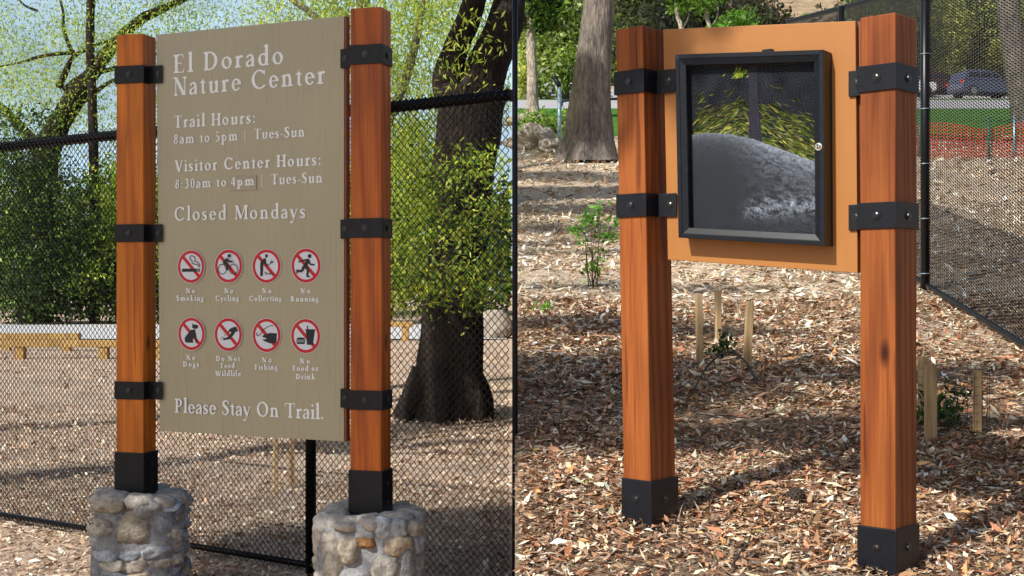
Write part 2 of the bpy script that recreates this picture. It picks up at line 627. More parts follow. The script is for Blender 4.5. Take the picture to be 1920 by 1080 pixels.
def glyph(c):
    S = g_stem
    if c == ' ': return [], .36
    if c == 'E':
        return S(.09, 0, 1) + [g_rect(.2, .945, .62, 1), g_rect(.2, .49, .5, .55), g_rect(.2, 0, .64, .055), [(.55, 1), (.62, 1), (.63, .78), (.60, .78)],
                               [(.58, 0), (.65, 0), (.69, .25), (.655, .25)], [(.47, .42), (.50, .42), (.50, .63), (.47, .63)]], .74
    if c == 'F':
        return S(.09, 0, 1) + [g_rect(.2, .945, .60, 1), g_rect(.2, .48, .48, .54), [(.53, 1), (.60, 1), (.62, .76), (.59, .76)], [(.46, .40), (.49, .40), (.49, .62), (.46, .62)]], .66
    if c == 'l': return S(.09, 0, 1.1, top='f'), .33
    if c == 'D': return S(.09, 0, 1) + [g_rect(.2, .945, .40, 1), g_rect(.2, 0, .40, .055)] + g_arc(.36, .5, .50, .5, -90, 90, .16, .055, 0), .93
    if c == 'o': return g_arc(.34, XH / 2, .31, XH / 2 + .015, 0, 360, .145, .06, -15), .68
    if c == 'O': return g_arc(.52, .5, .47, .515, 0, 360, .16, .06, -12), 1.04
    if c == 'r': return S(.09, 0, XH, top='f') + g_path([(.22, .42), (.29, .55), (.40, .605)], [.05, .08, .12]) + g_dot(.42, .575, .075), .50
    if c == 'a':
        return S(.34, .05, .46, .14, 'n', 'n') + g_path([(.09, .47), (.14, .58), (.27, .615), (.38, .57), (.41, .44)], [.12, .07, .075, .11, .14]) + \
            g_path([(.36, .38), (.20, .31), (.09, .20), (.12, .06), (.24, .035), (.36, .12)], [.055, .07, .12, .12, .07, .05]) + g_path([(.41, .12), (.44, .03), (.53, .04)], [.13, .10, .04]), .56
    if c == 'd': return S(.44, 0, 1.1, top='f', bot='n') + g_arc(.33, XH / 2, .29, XH / 2 + .012, 60, 300, .145, .06, -12) + g_path([(.46, .1), (.52, .04), (.66, .035)], [.1, .07, .04]) + g_path([(.42, .57), (.48, .55)], [.06, .06]) + g_path([(.42, .06), (.5, .13)], [.06, .06]), .70
    if c == 'N': return S(.12, 0, 1, .065, 'n', 'b') + S(.72, .0, 1, .065, 'b', 'n') + g_line(.15, 1, .72, 0, .19) + g_ser(.08, .955, .26), .92
    if c == 't': return S(.13, .08, .70, .135, 'n', 'n') + [g_rect(.02, XH - .07, .38, XH - .01), [(.05, XH - .05), (.13, XH - .05), (.265, XH + .19), (.22, XH + .19)]] + g_path([(.197, .12), (.24, .035), (.38, .06)], [.13, .09, .05]), .42
    if c == 'u': return S(.11, .12, XH, .14, 'f', 'n') + S(.47, .0, XH, .14, 'f', 'n') + g_path([(.18, .14), (.24, .035), (.38, .05), (.50, .15)], [.14, .10, .07, .05]) + [[(.47, 0), (.69, .0), (.69, .05), (.47, .10)]], .73
    if c == 'e': return g_arc(.32, XH / 2, .29, XH / 2 + .015, 15, 325, .145, .06, -10) + [g_rect(.09, .33, .55, .385)] + g_path([(.53, .33), (.575, .42), (.55, .48)], [.12, .10, .06]), .63
    if c == 'C': return g_arc(.54, .5, .49, .515, 48, 312, .16, .06, -10) + [[(.80, .93), (.88, 1.0), (.90, .70), (.865, .70)], g_rect(.80, .86, .87, .93)] + g_path([(.84, .11), (.93, .21)], [.06, .04]), .98
    if c == 'n': return S(.11, 0, XH, .14, 'f') + S(.48, 0, .44, .14, 'n') + g_path([(.23, .48), (.32, .58), (.45, .60), (.53, .53), (.55, .42)], [.05, .07, .10, .13, .14]), .76
    if c == 'm':
        a, _ = glyph('n')
        return a + S(.86, 0, .44, .14, 'n') + g_path([(.60, .48), (.70, .58), (.83, .60), (.91, .53), (.93, .42)], [.05, .07, .10, .13, .14]), 1.14
    if c == 'h': return S(.11, 0, 1.1, .14, 'f') + S(.48, 0, .44, .14, 'n') + g_path([(.23, .48), (.32, .58), (.45, .60), (.53, .53), (.55, .42)], [.05, .07, .10, .13, .14]), .76
    if c == 'T': return S(.34, 0, 1, .15, 'n') + [g_rect(.03, .94, .80, 1), [(.03, 1), (.07, 1), (.05, .74), (.0, .74)], [(.76, 1), (.80, 1), (.83, .74), (.78, .74)]], .83
    if c == 'i': return S(.09, 0, XH, .14, 'f') + g_dot(.15, .90, .09), .33
    if c == 'H': return S(.09, 0, 1) + S(.66, 0, 1) + [g_rect(.2, .48, .70, .545)], .92
    if c == 's': return g_path([(.40, .50), (.33, .60), (.20, .605), (.10, .52), (.15, .40), (.31, .28), (.37, .15), (.27, .035), (.13, .04), (.05, .16)], [.05, .06, .07, .11, .13, .15, .12, .07, .06, .05]) + [g_rect(.375, .45, .41, .62), g_rect(.045, .0, .08, .2)], .47
    if c == 'S': return g_path([(.54, .80), (.45, .95), (.28, .97), (.14, .84), (.18, .66), (.40, .48), (.51, .28), (.42, .08), (.22, .03), (.06, .24)], [.05, .06, .08, .14, .15, .17, .15, .09, .06, .05]) + [g_rect(.52, .72, .56, .99), g_rect(.045, .0, .085, .3)], .63
    if c == ':': return g_dot(.14, .10) + g_dot(.14, .54), .32
    if c == '.': return g_dot(.14, .09), .3
    if c == '-': return [g_rect(.05, .25, .34, .325)], .39
    if c == '|': return [g_rect(.20, -.25, .265, 1.08)], .47
    if c == '8': return g_arc(.30, .735, .22, .245, 0, 360, .11, .055, 10) + g_arc(.30, .27, .26, .285, 0, 360, .125, .055, 10), .60
    if c == '5': return g_path([(.10, .52), (.28, .57), (.44, .44), (.43, .19), (.26, .03), (.07, .06)], [.05, .07, .12, .13, .08, .09]) + [[(.09, .5), (.14, .5), (.19, .99), (.15, .99)], g_rect(.15, .90, .47, 1)], .56
    if c == '0': return g_arc(.30, .5, .26, .51, 0, 360, .13, .055, 0), .60
    if c == '3': return g_path([(.09, .85), (.22, .98), (.38, .90), (.40, .70), (.24, .55)], [.08, .06, .10, .12, .06]) + g_path([(.22, .55), (.40, .48), (.46, .28), (.34, .06), (.07, .05)], [.05, .09, .13, .10, .08]), .56
    if c == '4': return S(.33, 0, .98, .12, 'n', 'n') + [g_rect(.03, .24, .56, .31), [(.03, .24), (.10, .24), (.42, .98), (.34, .98)]], .60
    if c == 'p': return S(.11, -.36, XH, .14, 'f') + g_arc(.38, XH / 2, .29, XH / 2 + .012, -120, 120, .145, .06, 12) + g_path([(.22, .52), (.30, .59)], [.05, .06]), .74
    if c == 'V': return g_line(.13, 1, .47, 0, .17) + g_line(.76, 1, .47, 0, .065) + g_ser(.12, .955, .30) + g_ser(.77, .955, .26), .86
    if c == 'W': return g_line(.13, 1, .40, 0, .16) + g_line(.60, .9, .40, 0, .06) + g_line(.56, 1, .83, 0, .16) + g_line(1.10, 1, .83, 0, .06) + g_ser(.12, .955, .28) + g_ser(.55, .955, .26) + g_ser(1.1, .955, .24), 1.2
    if c == 'M': return S(.13, 0, 1, .06, 'b') + S(.88, 0, 1, .155, 'b') + g_line(.20, 1, .56, .05, .17) + g_line(.90, 1, .56, .05, .065), 1.14
    if c == 'y': return g_line(.10, XH, .32, .02, .15) + g_path([(.54, XH), (.33, .02), (.22, -.27), (.08, -.31)], [.055, .06, .06, .08]) + g_ser(.10, XH - .04, .25) + g_ser(.54, XH - .04, .2) + g_dot(.09, -.28, .07), .63
    if c == 'P': return S(.09, 0, 1) + [g_rect(.2, .945, .36, 1), g_rect(.2, .42, .36, .475)] + g_arc(.33, .71, .31, .29, -90, 90, .15, .055, 0), .70
    if c == 'k': return S(.11, 0, 1.1, .14, 'f') + g_line(.54, XH, .26, .30, .065) + g_line(.30, .38, .58, 0, .17) + g_ser(.54, XH - .04, .22) + g_ser(.60, 0, .24), .74
    if c == 'g': return g_arc(.28, .42, .22, .215, 0, 360, .115, .05, 0) + g_path([(.16, .24), (.13, .13), (.28, .09), (.48, .05), (.52, -.12), (.30, -.30), (.09, -.22), (.10, -.06), (.24, .05)], [.05, .08, .10, .12, .10, .06, .08, .06, .05]) + g_path([(.42, .56), (.55, .61)], [.05, .09]), .60
    if c == 'c': return g_arc(.32, XH / 2, .29, XH / 2 + .015, 50, 318, .145, .06, -10) + g_dot(.47, .53, .07), .56
    if c == 'y': pass
    if c == 'R': return S(.09, 0, 1) + [g_rect(.2, .945, .36, 1), g_rect(.2, .46, .36, .51)] + g_arc(.33, .73, .29, .27, -90, 90, .15, .055, 0) + g_line(.36, .48, .72, 0, .18) + g_ser(.77, 0, .22), .84
    if c == 'f': return S(.12, 0, .86, .14, 'n') + g_path([(.19, .82), (.23, 1.03), (.36, 1.09), (.44, 1.03)], [.14, .11, .07, .09]) + [g_rect(.02, XH - .06, .38, XH)], .40
    return [], .4


class Plane:
    """a board's front: pixels of the photo looked up on it once, to read off where its print sits"""
    def __init__(s, o, t, n):
        s.o, s.t, s.n = Vector(o), Vector(t), Vector(n)

    def at(s, px, py, off=0):
        r = Vector(((px - 960) / F, 1, (540 - py) / F))
        o = s.o + s.n * off - Vector((0, 0, EYE))
        k = o.dot(s.n) / r.dot(s.n)
        return r * k + Vector((0, 0, EYE))


def letter_mesh(mb, text, a, b, cap, n, lift=.0006):
    """text along a -> b (points on the board), cap height in metres"""
    x = (b - a)
    width = x.length
    x.normalize()
    y = n.cross(x).normalized()
    if y.z < 0:
        y = -y
    weight(2 if cap < .028 else 1 if cap < .06 else 0)
    gl = [glyph(c) for c in text]
    nat = sum(g[1] for g in gl) * cap
    sx = 1.0
    track = (width - nat) / max(1, len(text) - 1)
    if track < -.04 * cap:
        sx = (width + .04 * cap * (len(text) - 1)) / nat
        track = -.04 * cap
    elif track > .16 * cap:
        sx = min(1.15, (width - .16 * cap * (len(text) - 1)) / nat)
        track = (width - nat * sx) / max(1, len(text) - 1)
    cx = 0
    for polys, adv in gl:
        for k, p in enumerate(polys):
            o = a + n * (lift + .00003 * k)
            mb.add([o + x * (cx + u * cap * sx) + y * (v * cap) for u, v in p], [tuple(range(len(p)))])
        cx += adv * cap * sx + track


# ------------------------------------------------------------------ the park sign
def frame_axes(deg):
    a = math.radians(deg)
    t = Vector((math.cos(a), -math.sin(a), 0))
    n = Vector((-math.sin(a), -math.cos(a), 0))
    return t, n


def post_ax(deg):
    t, n = frame_axes(deg)
    return t, -n, Vector((0, 0, 1))


def post_pt(c, deg, a, b):
    """plan point a along the post's face, b out of it"""
    t, n = frame_axes(deg)
    return Vector((c.x, c.y, 0)) + t * a + n * b


def make_post(parent, c, deg, W, D, z0, z1, mat, lean=0):
    ax = post_ax(deg)
    mb = MB()
    h = (W / 2, D / 2, (z1 - z0) / 2)
    mb.box((c.x, c.y, (z0 + z1) / 2), h, ax)
    for i in range(4):
        x, y, z = mb.v[i]
        mb.v[i] = (x + lean, y, z)
    return mb.build('post', mat, parent, .004)


def bolt_at(mb, p, n, r=.011, h=.007):
    n = n.normalized()
    u = n.cross(Vector((0, 0, 1))).normalized()
    w = n.cross(u)
    def ring(rr, k, m=10):
        return [p + n * k + (u * math.cos(2 * math.pi * i / m) + w * math.sin(2 * math.pi * i / m)) * rr for i in range(m)]
    rings = ring(r * 1.35, 0) + ring(r * 1.35, .002) + ring(r, .002) + ring(r * .95, h * .75) + ring(r * .55, h)
    fs = [(a * 10 + i, a * 10 + (i + 1) % 10, (a + 1) * 10 + (i + 1) % 10, (a + 1) * 10 + i) for a in range(4) for i in range(10)]
    fs.append(tuple(range(40, 50)))
    mb.add(rings, fs)


def strap(parent, plan, z, hh, th, bolts, zslope=0):
    """steel strap: plan polyline (2-D points), folded round the post"""
    mb = MB()
    n = len(plan)
    cen = sum((Vector((p.x, p.y, 0)) for p in plan), Vector()) / n
    nor = []
    for i in range(n):
        e = []
        if i > 0: e.append((plan[i] - plan[i - 1]).normalized())
        if i < n - 1: e.append((plan[i + 1] - plan[i]).normalized())
        ns = [Vector((q.y, -q.x, 0)) for q in e]
        if len(ns) == 2:
            m_ = (ns[0] + ns[1]) / max(.35, 1 + ns[0].dot(ns[1]))
        else:
            m_ = ns[0]
        nor.append(m_)
    vs = []
    for i in range(n):
        for off in (0, th):
            for s in (-1, 1):
                q = plan[i] + nor[i] * off
                vs.append((q.x, q.y, z + s * hh))
    fs = []
    for i in range(n - 1):
        a, b = i * 4, i * 4 + 4
        fs += [(a + 2, b + 2, b + 3, a + 3), (a + 1, b + 1, b, a), (a + 3, b + 3, b + 1, a + 1), (a, b, b + 2, a + 2)]
    fs += [(0, 2, 3, 1), ((n - 1) * 4 + 1, (n - 1) * 4 + 3, (n - 1) * 4 + 2, (n - 1) * 4)]
    mb.add(vs, fs)
    br = mb.build('bracket', M['black'], parent, .0015)
    for p, nn in bolts:
        b_ = MB()
        bolt_at(b_, Vector((p.x, p.y, z)), nn)
        b_.build('bolt', M['bolt'], br)
    return br


def shoe(parent, c, deg, W, D, z0, z1, bolts_f, bolts_s):
    ax = post_ax(deg)
    t, n = frame_axes(deg)
    mb = MB()
    mb.box((c.x, c.y, (z0 + z1) / 2), (W / 2 + .007, D / 2 + .007, (z1 - z0) / 2), ax)
    s_ = mb.build('post_shoe', M['black'], parent, .003)
    for a, z in bolts_f:
        b_ = MB()
        p = post_pt(c, deg, a, D / 2 + .007)
        bolt_at(b_, Vector((p.x, p.y, z)), n)
        b_.build('bolt', M['bolt'], s_)
    for a, z in bolts_s:
        b_ = MB()
        p = post_pt(c, deg, W / 2 + .007, a)
        bolt_at(b_, Vector((p.x, p.y, z)), t)
        b_.build('bolt', M['bolt'], s_)
    return s_


A1 = math.degrees(math.atan2(6.125 - 5.70, 1.702 - .748))     # turn of the board, about 24 degrees
T1, N1 = frame_axes(A1)
TL, TR = P(293, 65, 6.125), P(645, 30, 5.70)
BL, BR = P(300, 808, 6.125), P(645, 828, 5.70)
board = Plane(TL, T1, N1)
sign = thing('park_sign', (TL.x + .5, TL.y - .2, 0), 'tall olive trail hours sign on two orange posts with stone footings', 'sign')

mb = MB()
front = [BL, BR, TR, TL]
mb.prism([p - N1 * .004 for p in front], N1 * .004)
panel = mb.build('sign_panel', M['olive'], sign, .001)
mb = MB()
ins = .004
mb.prism([p - N1 * .034 for p in (BL + T1 * ins, BR + T1 * .010, TR + T1 * .010, TL + T1 * ins)], N1 * .0295)
mb.build('backing_board', M['edge_red'], sign, .001)


def lettering(text, x0, y0, x1, y1, capx, parent=panel, lift=.0006):
    a, b_ = board.at(x0, y0), board.at(x1, y1)
    cap = capx / F * (a.y + b_.y) / 2 * 1.05
    mb = MB()
    letter_mesh(mb, text, a, b_, cap, N1, lift)
    return mb.build('lettering', M['letter'], parent)


lettering('El Dorado', 325.5, 137.5, 532, 119.5, 33.5)
lettering('Nature Center', 325.5, 180, 610.5, 156.5, 34)
lettering('Trail Hours:', 326, 240, 480, 231, 22)
lettering('8am to 5pm', 326, 270, 446, 263, 17.5)
lettering('|', 456, 262.5, 465, 262, 17.5)
lettering('Tues-Sun', 476, 261, 571.5, 256, 18.5)
lettering('Visitor Center Hours:', 328, 322.5, 603, 309.7, 21.5)
lettering('8:30am to', 328.5, 354, 425, 349.5, 17)
mb = MB()
q = [board.at(*p) for p in ((431, 357.5), (481, 356), (481, 329), (431, 331))]
mb.prism(q, N1 * .0012)
patch = mb.build('hours_patch', M['patch'], panel)
mb = MB()
letter_mesh(mb, '4pm', board.at(432.5, 348.8), board.at(477.5, 346.8), 17 / F * 5.9, N1, .0018)
mb.build('lettering', M['letter'], panel)
lettering('|', 488, 346.5, 497, 346, 17.5)
lettering('Tues-Sun', 508, 346, 604.5, 342, 18.5)
lettering('Closed Mondays', 326.5, 414, 573, 408.5, 25)
lettering('Please Stay On Trail.', 328, 773.5, 608, 786.5, 26)

PICT = {}


def pict(cx, cy, rx, ry, zc, zr, draw, label, caps):
    """red ring pictogram: photo centre and radii, its drawing on zc/zr units"""
    c = board.at(cx, cy)
    r = ry / F * c.y
    x, y = T1, Vector((0, 0, 1))
    def pt(u, v, l): return c + x * u * r + y * v * r + N1 * l
    mb = MB()
    N = 40
    mb.add([pt(math.cos(2 * math.pi * k / N), math.sin(2 * math.pi * k / N), .0010) for k in range(N)], [tuple(range(N))])
    d = mb.build('prohibition_symbol', M['white_disc'], sign)
    d['label'] = label
    mb = MB()
    vs = [pt(.965 * math.cos(2 * math.pi * k / N), .965 * math.sin(2 * math.pi * k / N), .0016) for k in range(N)]
    vs += [pt(.79 * math.cos(2 * math.pi * k / N), .79 * math.sin(2 * math.pi * k / N), .0016) for k in range(N)]
    mb.add(vs, [(k, (k + 1) % N, N + (k + 1) % N, N + k) for k in range(N)])
    h = .075
    mb.add([pt(u, v, .0015) for u, v in ((-.60 - h, .60 - h), (.60 - h, -.60 - h), (.60 + h, -.60 + h), (-.60 + h, .60 + h))], [(0, 1, 2, 3)])
    mb.build('ring', M['red'], d)
    mb = MB()
    k = [0]
    def to(X, Y):
        return ((X - zc[0]) / zr[0] * .97, (zc[1] - Y) / zr[1] * .97)
    def poly(ps):
        k[0] += 1
        mb.add([pt(*to(*p), .0020 + .00004 * k[0]) for p in ps], [tuple(range(len(ps)))])
    def stroke(ps, w):
        for q in g_path(ps, w if hasattr(w, '__len__') else [w, w]):
            poly(q)
    def disc(X, Y, a, b_=None):
        b_ = b_ or a
        poly([(X + a * math.cos(t * math.pi / 8), Y + b_ * math.sin(t * math.pi / 8)) for t in range(16)])
    draw(poly, stroke, disc)
    mb.build('symbol', M['ink'], d)
    for text, x0, x1, yb, capx in caps:
        lettering(text, x0, yb, x1, yb - .0 * (x1 - x0), capx)


def d_smoke(poly, stroke, disc):
    poly([(133, 312), (325, 312), (325, 350), (133, 350)])
    poly([(332, 312), (346, 312), (346, 350), (332, 350)])
    poly([(353, 312), (366, 312), (366, 350), (353, 350)])
    stroke([(265, 150), (242, 165), (236, 192), (262, 215), (268, 245), (300, 258), (335, 262), (360, 292)], 10)
    stroke([(268, 158), (298, 170), (306, 200), (300, 222), (340, 235), (366, 265), (366, 285)], 9)


def d_cycle(poly, stroke, disc):
    for cx in (618, 770):
        stroke([(cx + 52 * math.cos(t * math.pi / 8), 320 + 60 * math.sin(t * math.pi / 8)) for t in range(17)], 9)
    disc(717, 157, 20, 22)
    poly([(685, 180), (706, 195), (718, 215), (765, 218), (765, 236), (705, 238), (690, 218), (672, 235), (702, 262), (706, 335), (682, 335), (678, 280), (632, 244), (640, 226)])


def d_collect(poly, stroke, disc):
    disc(1152, 155, 19, 22)
    poly([(1118, 185), (1145, 183), (1150, 240), (1182, 275), (1172, 290), (1128, 255), (1112, 250), (1106, 400), (1072, 402), (1072, 240), (1085, 215)])
    for s in ([(1180, 265), (1215, 238), (1245, 215)], [(1205, 245), (1212, 225), (1213, 203)], [(1215, 240), (1232, 238), (1244, 230)],
              [(1128, 350), (1160, 370), (1200, 378), (1252, 378)], [(1160, 370), (1150, 380), (1140, 386)], [(1190, 374), (1205, 362), (1222, 354)]):
        stroke(s, [11, 8, 5])


def d_run(poly, stroke, disc):
    disc(1672, 160, 24, 25)
    poly([(1640, 190), (1668, 198), (1672, 215), (1640, 295), (1585, 290), (1618, 225)])
    stroke([(1652, 203), (1600, 210), (1530, 232)], [24, 20, 18])
    stroke([(1662, 208), (1682, 258), (1735, 264)], [24, 20, 18])
    stroke([(1612, 285), (1650, 325), (1642, 400)], [38, 30, 24])
    stroke([(1636, 404), (1676, 408)], [18, 16])
    stroke([(1600, 285), (1572, 340), (1508, 332)], [38, 30, 24])
    stroke([(1512, 330), (1518, 372)], [20, 16])


def d_dog(poly, stroke, disc):
    poly([(262, 128), (282, 150), (315, 148), (342, 160), (338, 188), (306, 204), (266, 190)])
    poly([(242, 214), (300, 205), (314, 270), (331, 368), (312, 374), (290, 300), (268, 335), (278, 352), (278, 370), (180, 369), (165, 340), (168, 308)])


def d_feed(poly, stroke, disc):
    poly([(690, 240), (712, 200), (760, 178), (798, 173), (822, 228), (785, 236), (755, 282), (716, 325), (628, 341), (624, 318), (690, 302), (730, 250), (728, 228), (700, 250)])
    for x, y in ((600, 325), (625, 300), (613, 308), (652, 285), (645, 268)):
        disc(x, y, 6)


def d_fish(poly, stroke, disc):
    poly([(1095, 290), (1140, 265), (1200, 250), (1286, 254), (1276, 376), (1200, 378), (1130, 355), (1093, 331), (1142, 328), (1152, 316), (1110, 306)])
    stroke([(1240, 165), (1190, 165), (1110, 215), (1075, 265), (1040, 287), (1022, 268), (1045, 250)], 9)


def d_food(poly, stroke, disc):
    poly([(1500, 335), (1512, 312), (1560, 305), (1604, 312), (1616, 335)])
    poly([(1500, 342), (1616, 342), (1616, 355), (1500, 355)])
    poly([(1502, 362), (1614, 362), (1604, 386), (1512, 386)])
    poly([(1616, 205), (1741, 205), (1741, 222), (1734, 222), (1711, 393), (1636, 393), (1622, 222), (1616, 222)])
    stroke([(1640, 163), (1648, 205)], 14)


R1, R2 = 32.5, 33
pict(358.5, 500, 27, 31.5, (250, 288), (172, 198), d_smoke, 'red ring with cigarette', [('No', 349, 366, 549.5, 9), ('Smoking', 331, 382.5, 563.8, 9.4)])
pict(428.7, 499, 28, 32, (697, 283), (176, 202), d_cycle, 'red ring with cyclist', [('No', 420.5, 437.5, 549.5, 9), ('Cycling', 404, 448.5, 564, 9.4)])
pict(500, 499, 29, 32.5, (1152, 280), (180, 205), d_collect, 'red ring with person bending to plants', [('No', 491.5, 509.5, 549.5, 9), ('Collecting', 467.5, 528.6, 564.3, 9.4)])
pict(574, 498, 30, 33.2, (1625, 275), (184, 208), d_run, 'red ring with runner', [('No', 563.5, 582, 549.7, 9), ('Running', 545.5, 597.5, 565.2, 9.6)])
pict(359.3, 626, 27, 31.5, (253, 262), (172, 198), d_dog, 'red ring with sitting dog', [('No', 349.5, 366.5, 674.8, 9), ('Dogs', 343.3, 373.5, 687.5, 9.4)])
pict(428.3, 627.3, 28, 32, (693, 270), (176, 202), d_feed, 'red ring with feeding hand', [('Do Not', 405, 450, 676.8, 9.2), ('Feed', 414.3, 440, 690.2, 9.2), ('Wildlife', 404, 452.5, 705.3, 9.6)])
pict(500.2, 628.7, 29, 32.5, (1152, 280), (180, 205), d_fish, 'red ring with fish and hook', [('No', 491.5, 510, 679.5, 9.2), ('Fishing', 478, 521, 693, 9.4)])
pict(573.3, 630, 30, 33.2, (1618, 288), (184, 208), d_food, 'red ring with burger and cup', [('No', 562.5, 581.5, 681.4, 9.2), ('Food or', 549, 597, 695.2, 9.4), ('Drink', 555, 591.3, 711, 9.6)])

# posts, straps, shoes of the sign
PW, PD, PA = .147, .113, 16.0
pl = TL + T1 * -.120
pr = TR + T1 * .137
make_post(sign, pl, PA, PW, PD, EYE - .93, EYE + 1.213, M['wood_orange'])
make_post(sign, pr, PA, PW, PD, EYE - .95, EYE + 1.225, M['wood_red'])
tP, nP = frame_axes(PA)
for z in (1.020, .262, -.490):
    g = .002
    pan_o = TL + N1 * .001
    # left post: outer side, front, inner side back to the board, tab on the board
    c = Vector((pl.x, pl.y, 0))
    p0 = c + tP * (-PW / 2 - g) + nP * (-PD / 2)
    p1 = c + tP * (-PW / 2 - g) + nP * (PD / 2 + g)
    p2 = c + tP * (PW / 2 + g) + nP * (PD / 2 + g)
    # where the inner side meets the board's front plane
    k = ((Vector((pan_o.x, pan_o.y, 0)) + N1 * .004 - p2).dot(N1)) / (nP.dot(N1))
    p3 = p2 + nP * k
    p4 = p3 + T1 * .085
    fm = (p1 + p2) / 2 + nP * .006
    strap(sign, [p0, p1, p2, p3, p4], EYE + z, .0425, .005, [(fm, nP), (p4 - T1 * .022 + N1 * .005, N1)])
    c = Vector((pr.x, pr.y, 0))
    q0 = c + tP * (PW / 2 + g) + nP * (-PD / 2)
    q1 = c + tP * (PW / 2 + g) + nP * (PD / 2 + g)
    q2 = c + tP * (-PW / 2 - g) + nP * (PD / 2 + g)
    k = ((Vector((pan_o.x, pan_o.y, 0)) + N1 * .004 - q2).dot(N1)) / (nP.dot(N1))
    q3 = q2 + nP * k
    q4 = q3 - T1 * .075
    fm = (q1 + q2) / 2 + nP * .006
    sm = (q0 + q1) / 2 + tP * .006
    strap(sign, [q4, q3, q2, q1, q0], EYE + z, .0425, .005, [(fm, nP), (sm, tP), (q4 + T1 * .026 + N1 * .005, N1)])
shoe(sign, pl, PA, PW, PD, EYE - 1.02, EYE - .786, [], [(0, EYE - .85), (0, EYE - .93)])
shoe(sign, pr, PA, PW, PD, EYE - 1.02, EYE - .797, [], [(0, EYE - .86), (0, EYE - .94)])


def stone_base(c, hw, z1, z0, seed, feature, slab=True):
    """rubble footing: a mortar core with river stones set round it"""
    rnd = random.Random(seed)
    mb = MB()
    cols = [(.56, .51, .43), (.45, .47, .50), (.68, .65, .60), (.34, .36, .40), (.58, .47, .34), (.50, .53, .60), (.44, .38, .32)]
    mb.blob((c.x, c.y, (z0 + z1) / 2 - .01), (hw * .965, hw * .965, (z1 - z0) / 2), (.33, .33, .34), amp=.05, seed=seed, segs=(28, 14), box=7)
    def put(th, z, w, h, col=None, dep=.040, roll=0):
        k = (abs(math.cos(th)) ** 5 + abs(math.sin(th)) ** 5) ** (-.2)
        r = hw * k * .93
        out = Vector((math.cos(th), math.sin(th), 0))
        sd = Vector((-out.y, out.x, 0))
        up = Vector((0, 0, 1))
        s2 = sd * math.cos(roll) + up * math.sin(roll)
        u2 = up * math.cos(roll) - sd * math.sin(roll)
        v = rnd.uniform(.8, 1.15)
        cc = tuple(x * v for x in (col or rnd.choice(cols)))
        mb.blob(Vector((c.x, c.y, z)) + out * (r - dep * .42), (w, h, dep), cc, (s2, u2, out), .36, rnd.random() * 90, (16, 12), 1.5, 3.0)
    for th, z, w, h, col, roll in feature:
        put(th, z, w, h, col, .055, roll)
    z = z1 - .045
    while z > z0 - .04:
        hh = rnd.uniform(.019, .030) if slab else rnd.uniform(.030, .052)
        th = rnd.uniform(0, 1)
        t0 = th
        while th < t0 + 6.28:
            w = rnd.uniform(.085, .155) if slab else rnd.uniform(.06, .115)
            a = th + w / hw * .5
            ok = True
            for fth, fz, fw, fh, _, _ in feature:
                da = (a - fth + math.pi) % (2 * math.pi) - math.pi
                if abs(da) * hw < fw + w * .45 and abs(z - fz) < fh + hh * .4:
                    ok = False
            if ok:
                put(a, z + rnd.uniform(-.012, .012), w * .56, hh * rnd.uniform(.85, 1.25), roll=rnd.uniform(-.2, .2))
            th += w / hw * 1.06
        z -= hh * 1.75
    for k in range(9):     # flat cap stones round the shoe
        a = k * .7 + rnd.uniform(-.1, .1)
        rr = hw * rnd.uniform(.68, .80)
        v = rnd.uniform(.95, 1.2)
        mb.blob((c.x + rr * math.cos(a), c.y + rr * math.sin(a), z1 - .02 + rnd.uniform(-.012, .012)), (rnd.uniform(.07, .095), rnd.uniform(.06, .085), rnd.uniform(.028, .040)),
                tuple(x * v for x in (.46, .42, .37)), (Vector((math.cos(a), math.sin(a), 0)), Vector((-math.sin(a), math.cos(a), 0)), Vector((0, 0, 1))), .25, rnd.random() * 50, (14, 10), 1.4, 2.6)
    return mb.build('stone_base', M['stone'], sign, cols=True)


fl = -math.pi / 2
stone_base(Vector((P(262, 900, 6.15).x, 6.17, 0)), .200, EYE - .985, -.06, 3,
           [(fl + .08, EYE - 1.115, .072, .085, (.42, .36, .29), .05), (fl - .55, EYE - 1.02, .085, .032, (.50, .44, .34), .05), (fl + .45, EYE - 1.03, .06, .05, (.36, .35, .33), 0)])
stone_base(Vector((P(694, 940, 5.62).x, 5.64, 0)), .226, EYE - .985, -.06, 8,
           [(fl + .42, EYE - 1.23, .075, .10, (.44, .40, .36), 0), (fl - .18, EYE - 1.235, .085, .06, (.42, .42, .43), .05), (fl + .02, EYE - 1.08, .042, .026, (.40, .20, .09), 0),
            (fl - .62, EYE - 1.14, .04, .10, (.40, .36, .30), .1), (fl - .32, EYE - 1.11, .045, .06, (.40, .35, .28), -.15)], False)

# ------------------------------------------------------------------ the notice case on two posts
A2 = math.degrees(math.atan2(.41, .5866))
T2, N2 = frame_axes(A2)
kTL, kTR, kBL, kBR = P(1243, 55, 4.62), P(1605, 38, 4.21), P(1253, 487, 4.62), P(1608, 512, 4.21)
kb = Plane(kTL, T2, N2)
kTL, kTR, kBL, kBR = kb.at(1243, 55), kb.at(1604, 39), kb.at(1252, 487), kb.at(1608, 512)
kiosk = thing('notice_board', (kTL.x + .35, kTL.y - .2, gz(.9, 4.45)), 'tan notice board with black glazed display case between two red brown posts in leaf litter', 'notice board')
mb = MB()
mb.prism([p - N2 * .022 for p in (kBL, kBR, kTR, kTL)], N2 * .022)
mb.build('board_panel', M['tan'], kiosk, .002)
mb = MB()
mb.prism([p - N2 * .040 for p in (kBL + T2 * .01, kBR + T2 * .014, kTR + T2 * .014, kTL + T2 * .01)], N2 * .0175)
mb.build('backing_board', M['edge_red'], kiosk, .001)

